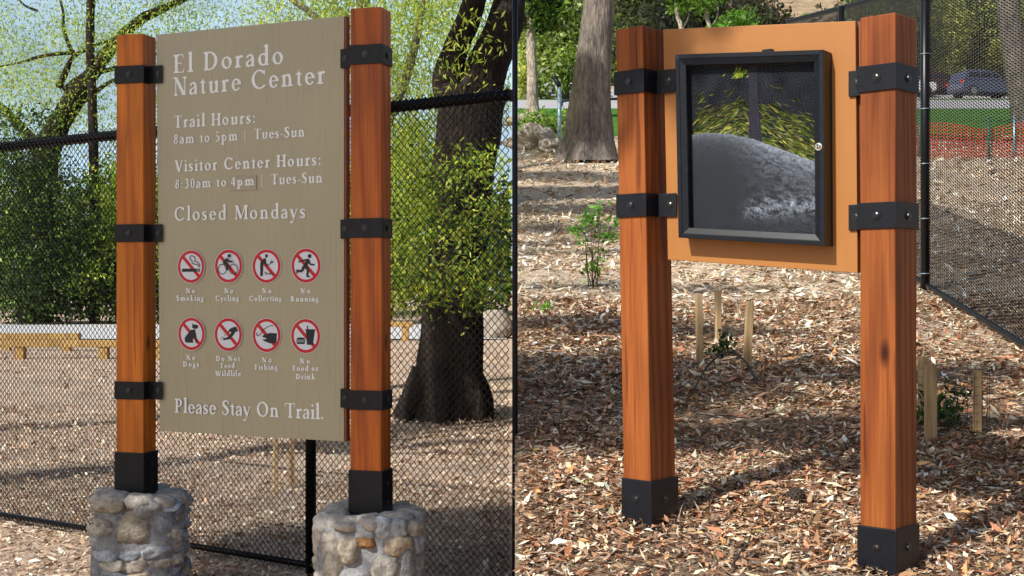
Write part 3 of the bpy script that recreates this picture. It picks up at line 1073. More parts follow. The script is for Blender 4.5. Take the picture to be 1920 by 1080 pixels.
CD = .075
oc = [kb.at(1272, 445.5, CD), kb.at(1546.5, 461, CD), kb.at(1544, 93, CD), kb.at(1265.5, 102, CD)]
mid = .024   # frame width
def lerp(a, b, t): return a + (b - a) * t
W_ = (oc[1] - oc[0]).length
H_ = (oc[3] - oc[0]).length
def cpt(u, v, off=0):
    return lerp(lerp(oc[0], oc[1], u), lerp(oc[3], oc[2], u), v) - N2 * (CD - off)
fu, fv = .068, .058
up2 = Vector((0, 0, 1))
# body of the case: four side walls
mb = MB()
out = [(0, 0), (1, 0), (1, 1), (0, 1)]
inn = [(fu * .8, fv * .8), (1 - fu * .8, fv * .8), (1 - fu * .8, 1 - fv * .8), (fu * .8, 1 - fv * .8)]
for i in range(4):
    j = (i + 1) % 4
    mb.prism([cpt(*out[i], .0005), cpt(*out[j], .0005), cpt(*inn[j], .0005), cpt(*inn[i], .0005)], N2 * (CD - .026))
case = mb.build('display_case', M['case'], kiosk, .0015)
# the door frame with mitred corners, a raised inner lip
mb = MB()
inn = [(fu, fv), (1 - fu, fv), (1 - fu, 1 - fv), (fu, 1 - fv)]
md = [(fu * .42, fv * .42), (1 - fu * .42, fv * .42), (1 - fu * .42, 1 - fv * .42), (fu * .42, 1 - fv * .42)]
o0 = [(.0, .0), (1, .0), (1, 1), (.0, 1)]
for i in range(4):
    j = (i + 1) % 4
    e = .0012 / W_
    mb.prism([cpt(*o0[i], CD - .0245), cpt(*o0[j], CD - .0245), cpt(*md[j], CD - .0245), cpt(*md[i], CD - .0245)], N2 * .0245)
    a = [cpt(*md[i], CD - .0245), cpt(*md[j], CD - .0245), cpt(*inn[j], CD - .0245), cpt(*inn[i], CD - .0245)]
    b2 = [cpt(*md[i], CD - .002), cpt(*md[j], CD - .002), cpt(*inn[j], CD - .010), cpt(*inn[i], CD - .010)]
    mb.add(a + b2, [(3, 2, 1, 0), (4, 5, 6, 7), (0, 1, 5, 4), (1, 2, 6, 5), (2, 3, 7, 6), (3, 0, 4, 7)])
door = mb.build('case_door', M['case'], kiosk, .001)
mb = MB()
mb.prism([cpt(*p, CD - .020) for p in inn], N2 * .004)
mb.build('pane', M['pane'], door)
mb = MB()
lc = cpt(.965, .505, CD)
bolt_at(mb, lc, N2, .0095, .010)
mb.build('lock', M['chrome'], door)
mb = MB()
mb.box(lc + N2 * .0105, (.0015, .001, .005), (T2, N2, up2))
mb.build('keyhole', M['ink'], door)
mb = MB()
mb.box(cpt(.62, 1.008, CD * .6), (.018, .012, .006), (T2, N2, up2))
mb.build('hinge', M['case'], case, .002)

# glass reflection painted on a sheet in the case: grey mound, fronds, trunk
mb = MB()
PZ = .030
rs = random.Random(5)
def ppt(u, v, l=0):
    return cpt(fu + u * (1 - 2 * fu), fv + v * (1 - 2 * fv), PZ + l)
G = 46
def dark(u, v):
    k = .7 + .5 * mnoise.noise(Vector((u * 9, v * 9, 2)))
    return (.018 * k, .021 * k, .029 * k)
vs = [ppt(i / G, j / G) for j in range(G + 1) for i in range(G + 1)]
o = len(mb.v)
mb.add(vs, [])
for j in range(G + 1):
    for i in range(G + 1):
        mb.c[o + j * (G + 1) + i] = dark(i / G, j / G)
mb.f += [(o + j * (G + 1) + i, o + j * (G + 1) + i + 1, o + (j + 1) * (G + 1) + i + 1, o + (j + 1) * (G + 1) + i) for j in range(G) for i in range(G)]
mb.sm += [False] * (G * G)
def mound(u):
    return float(np.interp(u, [0, .12, .3, .5, .7, .88, 1], [.575, .59, .585, .555, .50, .45, .42]))
for k in range(1500):
    u = rs.random()
    top = .74 - .10 * abs(u - .42) / .5
    v = mound(u) - .03 + (rs.random() ** 1.3) * (top - mound(u) + (.22 if rs.random() < .12 else .08))
    if u > .45 and u < .58 and rs.random() < .55: continue
    a = (1 if u < .42 else -1) * rs.uniform(.05, .75)
    L = rs.uniform(.03, .10)
    w = rs.uniform(.002, .0065)
    br = rs.choice([.3, .5, .8, 1.2, 1.7]) * (.5 + .9 * min(1, max(0, (top + .06 - v) / .2)))
    col = tuple(min(.8, x * br) for x in rs.choice([(.11, .135, .018), (.06, .09, .015), (.16, .16, .03), (.03, .045, .012), (.11, .10, .05), (.05, .07, .02)]))
    dx, dy = math.cos(a) * L / 2, math.sin(a) * L / 2
    nx, ny = -math.sin(a) * w, math.cos(a) * w
    ql = [(u - dx, v - dy), (u - nx, v - ny), (u + dx, v + dy), (u + nx, v + ny)]
    if min(p[0] for p in ql) > 0 and max(p[0] for p in ql) < 1:
        mb.add([ppt(*p, .0002 + k * .0000016) for p in ql], [(0, 1, 2, 3)], col)
for k in range(34):
    u, v = rs.gauss(.40, .04), rs.gauss(.955, .02)
    if v > .995: continue
    w = rs.uniform(.008, .02)
    mb.add([ppt(u - w, v - w, .0022), ppt(u + w * .4, v - w * .8, .0022), ppt(u + w, v + w * .7, .0022)], [(0, 1, 2)], rs.choice([(.22, .30, .02), (.12, .2, .02), (.32, .36, .04)]))
tk = [(.465, .50), (.58, .50), (.545, .75), (.54, .998), (.47, .998), (.475, .75)]
mb.add([ppt(*p, .0026) for p in tk], [tuple(range(6))], (.024, .024, .036))
G = 170
o = len(mb.v)
mb.add([ppt(i / G, mound(i / G) * j / G, .003) for j in range(G + 1) for i in range(G + 1)], [])
for j in range(G + 1):
    for i in range(G + 1):
        u, v = i / G, mound(i / G) * j / G
        dep = mound(u) - v
        n1 = mnoise.noise(Vector((u * 16, v * 28, 1)))
        n2 = mnoise.noise(Vector((u * 40, v * 60, 4)))
        q = Vector((u * 5, v * 9, 3))
        w_ = mnoise.noise(q) * .5
        f1 = mnoise.fractal(Vector((u * 16 + w_ * 3, v * 40 + u * 10 + w_ * 4, 5)), .9, 2.1, 5)
        f2 = mnoise.fractal(Vector((u * 60, v * 75 + u * 25, 9)), .8, 2.2, 4)
        s1 = min(1, max(0, (u - .25) / .5)); s1 = s1 * s1 * (3 - 2 * s1)
        s2 = min(1, max(0, (u - .34) / .22)); s2 = s2 * s2 * (3 - 2 * s2)
        crest = math.exp(-dep / (.018 + .03 * u)) * (.07 + .05 * f2)
        face = s1 * math.exp(-dep / .17) * max(0, .055 + .085 * f1 + .06 * f2)
        low = s2 * math.exp(-((v - .115 - .09 * (u - .4) - .035 * f1) / .05) ** 2) * max(0, .06 + .12 * f1 + .09 * f2)
        sh = 1.5 * (.019 + .002 * f1 + .006 * f2 + .022 * math.exp(-dep / .1) + crest + face + low)
        sh = max(.007, sh)
        mb.c[o + j * (G + 1) + i] = (sh * .84, sh * .97, sh * 1.2)
mb.f += [(o + j * (G + 1) + i, o + j * (G + 1) + i + 1, o + (j + 1) * (G + 1) + i + 1, o + (j + 1) * (G + 1) + i) for j in range(G) for i in range(G)]
mb.sm += [False] * (G * G)
mb.build('reflection_sheet', M['print'], kiosk, cols=True)

KW, KD, KA = .122, .152, 43.0
kl = kTL + T2 * -.0877
kr = kTR + T2 * .110
tK, nK = frame_axes(KA)
ZL, ZR_ = (EYE - .69, EYE + .940), (EYE - .765, EYE + .873)
make_post(kiosk, kl, KA, KW, KD, ZL[0] - .05, ZL[1], M['wood_brown'], .030)
make_post(kiosk, kr, KA, KW, KD, ZR_[0] - .05, ZR_[1], M['wood_brown'])
for zl_, zr_ in ((.743, .672), (.298, .232)):
    g = .002
    c = Vector((kl.x + .030 * (.94 - zl_) / 1.68, kl.y, 0))
    pan = Vector((kTL.x, kTL.y, 0)) + N2 * .005
    p0 = c + tK * (-KW / 2 - g) - nK * (KD / 2)
    p1 = c + tK * (-KW / 2 - g) + nK * (KD / 2 + g)
    p2 = c + tK * (KW / 2 + g) + nK * (KD / 2 + g)
    p3 = p2 + nK * ((pan - p2).dot(N2) / nK.dot(N2))
    p4 = p3 + T2 * .075
    strap(kiosk, [p0, p1, p2, p3, p4], EYE + zl_, .042, .005, [((p1 + p2) / 2 + nK * .006, nK), (p4 - T2 * .025 + N2 * .005, N2)])
    c = Vector((kr.x, kr.y, 0))
    q0 = c + tK * (KW / 2 + g) - nK * (KD / 2)
    q1 = c + tK * (KW / 2 + g) + nK * (KD / 2 + g)
    q2 = c + tK * (-KW / 2 - g) + nK * (KD / 2 + g)
    q3 = q2 + nK * ((pan - q2).dot(N2) / nK.dot(N2))
    q4 = q3 - T2 * .066
    strap(kiosk, [q4, q3, q2, q1, q0], EYE + zr_, .042, .005,
          [((q1 + q2) / 2 + nK * .006, nK), ((q0 + q1) / 2 + tK * .006, tK), (q4 + T2 * .028 + N2 * .005, N2)])
shoe(kiosk, kl + Vector((.031, 0, 0)), KA, KW, KD, EYE - .90, EYE - .69, [(0, EYE - .76)], [(0, EYE - .76)])
shoe(kiosk, kr, KA, KW, KD, EYE - .98, EYE - .765, [(0, EYE - .83), (0, EYE - .90)], [(0, EYE - .83)])
# ------------------------------------------------------------------ ground: one sheet
ys = sorted(set(list(np.arange(-12, 4, 1.0)) + list(np.arange(4, 12, .25)) + list(np.arange(12, 30, .6)) + list(np.arange(30, 90, 3)) + [90, 100, 110, 130, 160, 200, 260, 330, 400]))
offl = sorted([-300, -150, -80, -45, -28, -18, -12] + list(-np.arange(.5, 9, .4)) + [-.25, -.08, 0])
offr = sorted([0, .03, .15, .35] + list(np.arange(.6, 9, .35)) + [10, 12, 16, 22, 30, 45, 80, 150, 300])
mb = MB()
cols_ = [(-1, o) for o in offl] + [(1, o) for o in offr]
nc = len(cols_)
for y in ys:
    for sd, o in cols_:
        x = bank_x(y) + o + (1e-4 * sd)
        z = (float(np.interp(y, DR, ZR)) + bump(x, y)) if sd > 0 else bump(x, y)
        mb.v.append((x, y, z))
        mb.c.append((0, 0, 0))
fm = []
for r in range(len(ys) - 1):
    for k in range(nc - 1):
        a = r * nc + k
        mb.f.append((a, a + 1, a + nc + 1, a + nc))
        mb.sm.append(True)
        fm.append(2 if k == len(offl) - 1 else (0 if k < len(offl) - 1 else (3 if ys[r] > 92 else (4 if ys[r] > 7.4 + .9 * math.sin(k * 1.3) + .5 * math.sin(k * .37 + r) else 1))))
gr = mb.build('ground', M['soil'])
for k in ('mulch', 'bank', 'hill', 'mulch_sunlit'):
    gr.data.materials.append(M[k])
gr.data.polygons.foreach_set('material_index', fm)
for i, k in enumerate(fm):
    if k == 2:
        gr.data.polygons[i].use_smooth = False
tag(gr, 'ground of mulch and dry leaves under both signs', kind='structure')


def sheet(name, x0, x1, y0, y1, mat, lift, label, nx=16, ny=12, wav=0):
    mb = MB()
    for j in range(ny + 1):
        for i in range(nx + 1):
            y = y0 + (y1 - y0) * j / ny
            xa = max(x0, bank_x(y) + .02) if x0 >= 0 else x0
            x = xa + (x1 - xa) * (i / nx) ** (1.0)
            if wav and j in (0,):
                y += wav * math.sin(i * 1.7)
            z = (float(np.interp(y, DR, ZR)) if x > 0 else 0) + .02 + lift
            mb.v.append((x, y, z))
            mb.c.append((0, 0, 0))
    for j in range(ny):
        for i in range(nx):
            a = j * (nx + 1) + i
            mb.f.append((a, a + 1, a + nx + 2, a + nx + 1))
            mb.sm.append(True)
    o = mb.build(name, mat)
    return tag(o, label, kind='structure')


sheet('lawn', 0, 60, 25.5, 46, M['lawn'], .02, 'green mown lawn between the leaf litter and the road', wav=.7)
sheet('road', 0, 90, 46.0, 62, M['asphalt'], .024, 'pale sunlit road beyond the lawn')
sheet('verge', 0, 90, 62, 80, M['lawn'], .02, 'grass verge beyond the road')
sheet('parking_lane', 0, 90, 80, 92, M['asphalt'], .024, 'parking lane the cars stand on')
sheet('path', -60, -.15, 37, 52, M['concrete'], .01, 'pale concrete path behind the chain link fence')

# ------------------------------------------------------------------ leaf litter (nobody could count it)
def litter(name, label, n, regions, pal, Lr, Wr, side):
    allq, allc = [], []
    pal = np.array(pal)
    for (d0, d1, x0, x1, cnt, ls) in regions:
        u = RNG.random(cnt)
        d = np.sqrt(d0 ** 2 + u * (d1 ** 2 - d0 ** 2)) if side else d0 + u * (d1 - d0)
        fx = RNG.random(cnt)
        lo, hi = np.maximum(x0 * d, -99), x1 * d
        x = lo + fx * (hi - lo)
        z = np.array([gz(a, b) for a, b in zip(x, d)])
        dens = np.array([mnoise.noise(Vector((a * .9, b * .9, 3))) for a, b in zip(x, d)])
        keep = RNG.random(cnt) < np.clip(.75 + dens * .9, .25, 1)
        if side > 0:
            keep &= (x > .0045 * d)
        x, d, z = x[keep], d[keep], z[keep]
        k = len(x)
        L = np.clip(Lr[0] * np.exp(RNG.normal(0, .55, k)), .010, Lr[1]) * ls
        W = np.clip(L * RNG.uniform(.14, .48, k), .004, .03 * ls)
        cen = np.stack([x, d, z + RNG.uniform(.002, .035, k) * min(ls, 1.3)], 1)
        q = leaf_quads(cen, L, W, 0, .68)
        c = pal[RNG.integers(0, len(pal), k)] * RNG.uniform(.55, 1.3, (k, 1))
        allq.append(q)
        allc.append(c)
    o = quads(name, np.concatenate(allq), np.clip(np.concatenate(allc) * 1.32, 0, .88), M['litter'])
    return tag(o, label, kind='stuff')


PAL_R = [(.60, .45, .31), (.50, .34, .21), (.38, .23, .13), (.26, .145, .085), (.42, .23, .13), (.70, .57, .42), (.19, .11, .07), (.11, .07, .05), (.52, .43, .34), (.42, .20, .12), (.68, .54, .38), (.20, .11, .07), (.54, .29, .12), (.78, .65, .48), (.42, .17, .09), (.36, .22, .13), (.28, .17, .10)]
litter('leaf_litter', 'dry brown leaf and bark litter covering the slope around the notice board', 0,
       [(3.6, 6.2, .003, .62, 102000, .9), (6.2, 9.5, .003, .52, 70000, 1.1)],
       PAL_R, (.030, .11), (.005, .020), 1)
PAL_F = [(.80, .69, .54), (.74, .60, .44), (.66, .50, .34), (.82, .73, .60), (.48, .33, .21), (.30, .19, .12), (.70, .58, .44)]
litter('leaf_litter', 'leaf litter with sunlight put into its pale colour higher up the slope below the lawn', 0,
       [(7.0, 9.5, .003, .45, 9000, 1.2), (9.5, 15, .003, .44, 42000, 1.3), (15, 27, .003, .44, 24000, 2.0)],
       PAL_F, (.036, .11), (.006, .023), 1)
PAL_L = [(.66, .52, .39), (.60, .45, .33), (.50, .36, .25), (.37, .25, .17), (.74, .62, .49), (.26, .17, .12), (.54, .38, .26)]
litter('leaf_litter', 'pale wood chip litter on the flat ground behind the chain link fence', 0,
       [(4.4, 9.5, -.60, -.002, 60000, 1.0), (9.5, 16, -.46, -.002, 34000, 1.3), (16, 30, -.46, -.002, 9000, 2.2)],
       PAL_L, (.030, .09), (.008, .024), -1)
# fresh green and pinkish scraps in the litter
litter('leaf_litter', 'scattered green and pink leaf scraps in the brown litter', 0, [(3.6, 9, .003, .47, 1700, .8), (9, 14, .003, .44, 600, 1.2)],
       [(.16, .30, .05), (.10, .24, .03), (.40, .16, .15), (.28, .35, .06), (.55, .33, .08)], (.028, .05), (.010, .022), 1)


def twig(pts, r, label, cat='twig', name='twig', mat='twig', group=None):
    mb = MB()
    mb.tube(smooth_path(pts, 5), r, 6)
    o = mb.build(name, M[mat], org=pts[0])
    return tag(o, label, cat, group)


def gp(px, py, d, up=0.):
    p = P(px, py, d)
    return Vector((p.x, p.y, gz(p.x, p.y) + up))


def along(pix, up=.02, d_of=None):
    """points on the ground where the sight line of each pixel meets it"""
    out = []
    for px, py in pix:
        lo, hi = 3.0, 60.0
        for _ in range(40):
            m_ = (lo + hi) / 2
            p = P(px, py, m_)
            if p.z > gz(p.x, p.y) - 0: lo = m_
            else: hi = m_
        p = P(px, py, lo)
        out.append(Vector((p.x, p.y, gz(p.x, p.y) + up)))
    return out


h = along([(1293, 748), (1325, 722), (1365, 712), (1400, 722), (1430, 742)], .0)
h = [h[0]] + [p + Vector((0, 0, u)) for p, u in zip(h[1:4], (.10, .16, .12))] + [h[4]]
twig(h, .006, 'thin dark irrigation tube arching over the litter before the stakes', 'tube', 'irrigation_tube', 'tube')
for pix, lab in (([(1040, 745), (1080, 738), (1118, 728)], 'bare twig lying left of the left board post'),
                 ([(1372, 1072), (1390, 1045), (1412, 1020)], 'pale bent twig at the bottom edge between the posts'),
                 ([(1562, 720), (1572, 745), (1610, 768)], 'dark curved twig by the right board post'),
                 ([(1095, 990), (1110, 1010), (1125, 1035)], 'short straw coloured stick below the left board post'),
                 ([(1462, 742), (1485, 728), (1503, 716)], 'thin twig in the middle of the litter between the posts'),
                 ([(1760, 930), (1800, 905), (1850, 880)], 'long twig on the litter right of the right post')):
    twig(along(pix), random.uniform(.004, .007), lab, mat=random.choice(['twig', 'wood_pale']), group='twigs lying in the leaf litter')

cp = along([(1492, 944)], .03)[0]
mb = MB()
mb.blob(cp, (.032, .045, .030), (.05, .03, .02), amp=.1)
for k in range(70):
    a, b2 = k * 2.4, math.acos(1 - 2 * (k + .5) / 70)
    dd = Vector((math.sin(b2) * math.cos(a), math.sin(b2) * math.sin(a), math.cos(b2)))
    mb.blob(cp + Vector((dd.x * .032, dd.y * .045, dd.z * .030)), (.007, .007, .004), (.05, .03, .02), segs=(5, 3))
tag(mb.build('pine_cone', M['cone'], org=cp), 'small dark pine cone on the litter left of the right post', 'pine cone')

# ------------------------------------------------------------------ chain link fences
def chain(mb, p0, p1, zb, zt, px, pz, r):
    """zigzag wires side by side, hooked into each other"""
    p0, p1 = Vector(p0), Vector(p1)
    L = (p1 - p0).length
    t = (p1 - p0).normalized()
    nn = Vector((t.y, -t.x, 0))
    nw = int(L / px)
    for i in range(nw):
        c = p0 + t * (i + .5) * px
        b0 = zb(c)
        nz = int((zt(c) - b0) / (pz / 2))
        pts = []
        for j in range(nz + 1):
            sgn = 1 if (j + i) % 2 else -1
            q = c + t * sgn * px * .515 + nn * (.0022 * sgn)
            pts.append((q.x, q.y, b0 + j * pz / 2))
        n = len(pts)
        vs, fs = [], []
        for k, q in enumerate(pts):
            q = Vector(q)
            vs += [q + t * r, q + nn * r, q - t * r, q - nn * r] if False else [q + Vector((0, 0, r * 1.25)), q + nn * r, q - Vector((0, 0, r * 1.25)), q - nn * r]
        for k in range(n - 1):
            a = k * 4
            for m_ in range(4):
                m2 = (m_ + 1) % 4
                fs.append((a + m_, a + m2, a + 4 + m2, a + 4 + m_))
        mb.add(vs, fs, smooth=True)


fa, fb = Vector((-5.1, 5.9 + .676 * 5.1, 0)), Vector((-.012, 5.908, 0))
FT = EYE + .915
lf = thing('chain_link_fence', (-1.9, 7.2, 0), 'black chain link fence of small diamonds running behind the olive trail sign', 'fence')
mb = MB()
chain(mb, fa, fb, lambda c: .035, lambda c: FT + .03, .0200, .0400, .0026)
mb.build('wire_mesh', M['black_vinyl'], lf)
off = Vector((.676, 1, 0)).normalized() * .030
for nm, z, r in (('top_rail', FT - .02, .026), ('bottom_rail', .062, .017)):
    mb = MB()
    mb.tube([fa + off + Vector((0, 0, z)), fb + off + Vector((0, 0, z))], r, 14)
    mb.build(nm, M['black_vinyl'], lf)
def wrap(p, q, r, pitch, parent, w=.0022):
    t = (q - p).normalized()
    u = Vector((t.y, -t.x, 0)).normalized()
    v = u.cross(t)
    n = int((q - p).length / pitch)
    mb = MB()
    mb.tube([p + (q - p) * (i / (n * 9)) + (u * math.cos(i * math.pi * 2 / 9) + v * math.sin(i * math.pi * 2 / 9)) * r for i in range(n * 9 + 1)], w, 4, cap=False)
    mb.build('wire_wrap', M['black_vinyl'], parent)


wrap(fa + off + Vector((0, 0, FT - .02)), fb + off + Vector((0, 0, FT - .02)), .029, .040, lf, .0040)
pxs = -.16125
yy = 5.9 / (1 - .676 * .16125)
fpost = Vector((pxs * yy, yy, 0)) + off * 1.3
mb = MB()
mb.tube([fpost + Vector((0, 0, -.1)), fpost + Vector((0, 0, FT - .03))], .028, 18)
mb.build('fence_post', M['black_vinyl'], lf)
for z in np.arange(.25, FT - .1, .38):
    mb = MB()
    mb.tube([fpost + Vector((.030 * math.cos(a), .030 * math.sin(a), z)) for a in np.linspace(0, 2 * math.pi, 15)], .0022, 5, cap=False)
    mb.build('wire_tie', M['black_vinyl'], lf)

# slim pole added as the dividing strip at the end of that fence
mb = MB()
ex = .0023 * 5.9
mb.tube([(ex, 5.9, -.2), (ex, 5.9, 3.35)], .0130, 16)
pole = thing('added_divider_pole', (ex, 5.9, 0), 'slim tall black divider pole added at the near end of the chain link fence', 'pole')
mb.build('shaft', M['black'], pole)
mb = MB()
mb.blob((ex, 5.9, 3.35), (.017, .017, .017), amp=0)
mb.build('cap', M['black'], pole)

rf = thing('chain_link_fence', (3.2, 9.8, gz(3.2, 9.8)), 'tall black fence with fine flat mesh running up the slope behind the notice board', 'fence')
ra, rb = Vector((3.2, 5.4, 0)), Vector((3.2, 15.0, 0))
rail_h = lambda y: float(np.interp(y, [5.4, 7.6, 9.8, 12, 15], [2.5, 2.48, 2.37, 2.26, 2.12]))
zg = lambda c: float(np.interp(c.y, DR, ZR))
mb = MB()
chain(mb, ra, rb, lambda c: zg(c) + .05, lambda c: zg(c) + rail_h(c.y) + .02, .046, .0225, .0034)
mb.build('wire_mesh', M['black_vinyl'], rf)
o2 = Vector((.03, 0, 0))
for nm, dz, r in (('top_rail', 2.2, .028), ('bottom_rail', .065, .022)):
    mb = MB()
    ptsr = [Vector((3.2, y, zg(Vector((0, y, 0))) + (rail_h(y) if dz > 1 else dz))) + o2 * (1 if dz > 1 else -1) for y in (5.4, 7.6, 9.8, 12, 15)]
    mb.tube(ptsr, r, 14)
    mb.build(nm, M['black_vinyl'], rf)
for y in (9.8, 12.3, 14.95, 6.0):
    mb = MB()
    z0 = zg(Vector((0, y, 0)))
    r = .034 if y == 9.8 else .030
    c = Vector((3.2 - r - .004, y, 0))
    mb.tube([c + Vector((0, 0, z0 - .1)), c + Vector((0, 0, z0 + rail_h(y) + (.35 if y == 9.8 else 0)))], r, 18)
    mb.build('fence_post', M['black_vinyl'], rf)
    if y == 9.8:
        for z in np.arange(.15, 2.3, .42):
            mb = MB()
            mb.tube([c + Vector((r * 1.1 * math.cos(a), r * 1.1 * math.sin(a), z0 + z)) for a in np.linspace(0, 2 * math.pi, 15)], .004, 5, cap=False)
            mb.build('wire_tie', M['galv'], rf)

# ------------------------------------------------------------------ planting stakes, cages, small plants
def stake(px0, y_top, y_bot, d, lean, w, label):
    b_ = P(px0, y_bot, d)
    b_.z = min(b_.z, gz(b_.x, b_.y)) - .03
    t = P(px0 + lean, y_top, d)
    a = (t - b_).normalized()
    u = Vector((1, .25, 0)).normalized()
    v = a.cross(u).normalized()
    mb = MB()
    u = v.cross(a)
    mb.box((b_ + t) / 2, (w / 2, w / 2, (t - b_).length / 2), (u, v, a))
    o = mb.build('wooden_stake', M['wood_pale'], bevel=.002, org=b_)
    return tag(o, label, 'stake', 'wooden planting stakes')


stake(1313, 552, 692, 7.55, -3, .036, 'left one of three pale stakes round the small plant behind the notice board')
stake(1347, 545, 660, 8.25, -1, .034, 'rearmost of the three pale stakes round the small plant behind the notice board')
stake(1400, 566, 696, 7.50, 6, .038, 'leaning right one of three pale stakes round the small plant behind the notice board')
stake(1732, 668, 810, 6.15, -1, .040, 'pale stake half hidden behind the right post of the notice board')
stake(1745, 684, 838, 5.80, 0, .042, 'nearest broad pale stake just right of the notice board post')
stake(1832, 694, 828, 5.85, 1, .030, 'thin pale stake furthest right near the black mesh fence')
pb = P(515, 0, 8.6)
for px, yb, lab in ((517, 925, 'faint thin stake seen through the fence under the olive sign, left one'), (547, 915, 'faint thin stake seen through the fence under the olive sign, right one')):
    d = EYE * F / (yb - 540)
    stake(px, 770, yb, d, 0, .03, lab)


def shrub(name, label, cat, c, blobs, nclump, nleaf, spread, L, W, pal, side, stems=3, mat='leaf', droop=0., group=None, stem_r=.01, stem_mat='twig'):
    t = thing(name, c, label, cat, group)
    cl = crown(t, blobs, nclump, nleaf, spread, L, W, pal, side, droop, mat, .35, 'foliage')
    mb = MB()
    for k in range(min(stems, len(cl))):
        e = Vector(cl[k])
        b0 = Vector(c) + Vector((random.uniform(-.04, .04), random.uniform(-.04, .04), -.05))
        mb.tube(smooth_path([b0, (b0 + e) / 2 + Vector((random.uniform(-.05, .05),) * 3) * min(1, (e - b0).length), e], 4), [stem_r * (1 - .7 * i / 8) for i in range(9)], 6)
    if stems:
        mb.build('stem', M[stem_mat], t)
    return t


c = gp(1350, 690, 7.75)
shrub('small_plant', 'small dark leafy plant between three stakes behind the notice board', 'plant', c, [(c.x, c.y, c.z + .09, .10, .10, .09)], 14, 130, .03, .05, .022,
      [(.02, .045, .015), (.035, .06, .02), (.05, .09, .03)], 1, 5, stem_r=.004)
c = gp(1775, 835, 6.0)
shrub('small_plant', 'low dark plant inside the wire cage right of the notice board', 'plant', c, [(c.x, c.y, c.z + .13, .13, .12, .13)], 18, 260, .04, .05, .018,
      [(.02, .05, .018), (.03, .08, .02), (.08, .15, .04)], 1, 5, stem_r=.004)
cg = thing('wire_cage', c, 'low round cage of thin wire guarding the plant by the right post', 'cage')
mb = MB()
RC = .19
for k in range(26):
    a = k * 2 * math.pi / 26
    x, y = c.x + RC * math.cos(a), c.y + RC * math.sin(a)
    mb.tube([(x, y, gz(x, y) - .02), (x, y, gz(x, y) + .30)], .0011, 4)
for j in range(8):
    mb.tube([(c.x + RC * math.cos(a), c.y + RC * math.sin(a), gz(c.x, c.y) + .02 + j * .04) for a in np.linspace(0, 2 * math.pi, 27)], .0011, 4, cap=False)
mb.build('wire_mesh', M['wire'], cg)

c = gp(1112, 524, 9.9)
shrub('sapling', 'thin light green sapling on the sunlit litter left of the notice board', 'sapling', c,
      [(c.x + .02, c.y, c.z + .42, .17, .14, .24), (c.x - .10, c.y, c.z + .5, .08, .08, .12), (c.x + .12, c.y, c.z + .48, .08, .08, .14), (c.x, c.y, c.z + .15, .08, .08, .12)],
      30, 300, .035, .055, .026, [(.16, .34, .06), (.24, .44, .10), (.10, .26, .05)], 1, 9, stem_r=.005)
c = gp(1012, 556, 9.2)
shrub('seedling', 'tiny bright green seedling at the left of the sunlit litter', 'seedling', c, [(c.x, c.y, c.z + .03, .09, .08, .04)], 10, 90, .02, .04, .02, [(.2, .42, .06), (.26, .5, .1)], 1, 3, stem_r=.003)
c = gp(1170, 355, 15)

# ------------------------------------------------------------------ trees
YG = [(.40, .50, .09), (.52, .58, .12), (.30, .42, .07), (.58, .58, .14), (.20, .30, .05)]
MG = [(.09, .17, .025), (.15, .26, .04), (.23, .34, .055), (.05, .095, .02)]
DG = [(.022, .045, .014), (.035, .065, .02), (.05, .09, .025), (.015, .03, .012)]
GG = [(.27, .42, .12), (.36, .52, .15), (.19, .31, .08), (.42, .58, .18)]


def tree(name, label, cat, base, group=None):
    return thing(name, base, label, cat, group)


def blobs_px(lst):
    """crown lumps: pixel centre, depth, radii in pixels and metres of depth"""
    out = []
    for px, py, d, rx, rz, rd in lst:
        p = P(px, py, d)
        out.append((p.x, p.y, p.z, rx / F * d, rd, rz / F * d))
    return out


# feathery tree, leaning limbs, upper left
D0 = 56
K0 = D0 / 17
t = tree('feathery_tree', 'feathery light green tree with dark leaning limbs at the upper left', 'tree', P(60, 752, D0))
mb = MB()
limb(mb, [P(55, 755, D0), P(70, 500, D0), P(85, 300, D0), P(120, 215, D0), P(165, 150, D0)], .26 * K0, .115 * K0, 12)
limb(mb, [P(163, 152, D0), P(205, 95, D0), P(260, 40, D0), P(330, 5, D0), P(420, -40, D0 - 1)], .10 * K0, .03 * K0)
limb(mb, [P(120, 170, D0), P(160, 140, D0), P(215, 128, D0), P(300, 100, D0 + .5), P(420, 60, D0 + 1)], .05 * K0, .015 * K0, 8)
limb(mb, [P(110, 165, D0), P(125, 130, D0), P(140, 105, D0), P(180, 85, D0), P(250, 60, D0)], .05 * K0, .012 * K0, 8)
limb(mb, [P(140, 107, D0), P(120, 60, D0), P(118, 20, D0), P(100, -40, D0)], .03 * K0, .01 * K0, 8)
limb(mb, [P(135, 205, D0), P(170, 180, D0), P(215, 150, D0 - .3), P(290, 140, D0 - .5)], .05 * K0, .014 * K0, 8)
limb(mb, [P(85, 300, D0), P(40, 240, D0), P(-20, 180, D0), P(-80, 120, D0)], .09 * K0, .03 * K0, 8)
limb(mb, [P(140, 98, D0), P(80, 105, D0), P(35, 118, D0 + .3), P(-30, 130, D0)], .03 * K0, .008 * K0, 8)
limb(mb, [P(70, 20, D0), P(40, 5, D0), P(10, -40, D0)], .02 * K0, .01 * K0, 6)
mb.build('trunk', M['bark_dark'], t)
crown(t, blobs_px([(60, 40, D0, 150, 110, 5), (240, 40, D0, 140, 100, 5), (160, 160, D0, 190, 100, 5), (330, 120, D0 + 1, 150, 110, 5), (440, 20, D0, 130, 70, 5), (20, 130, D0, 100, 90, 5), (220, 240, D0 + 1, 130, 50, 4)]),
      460, 24000, .62, .18, .055, YG + GG, -1, .8)

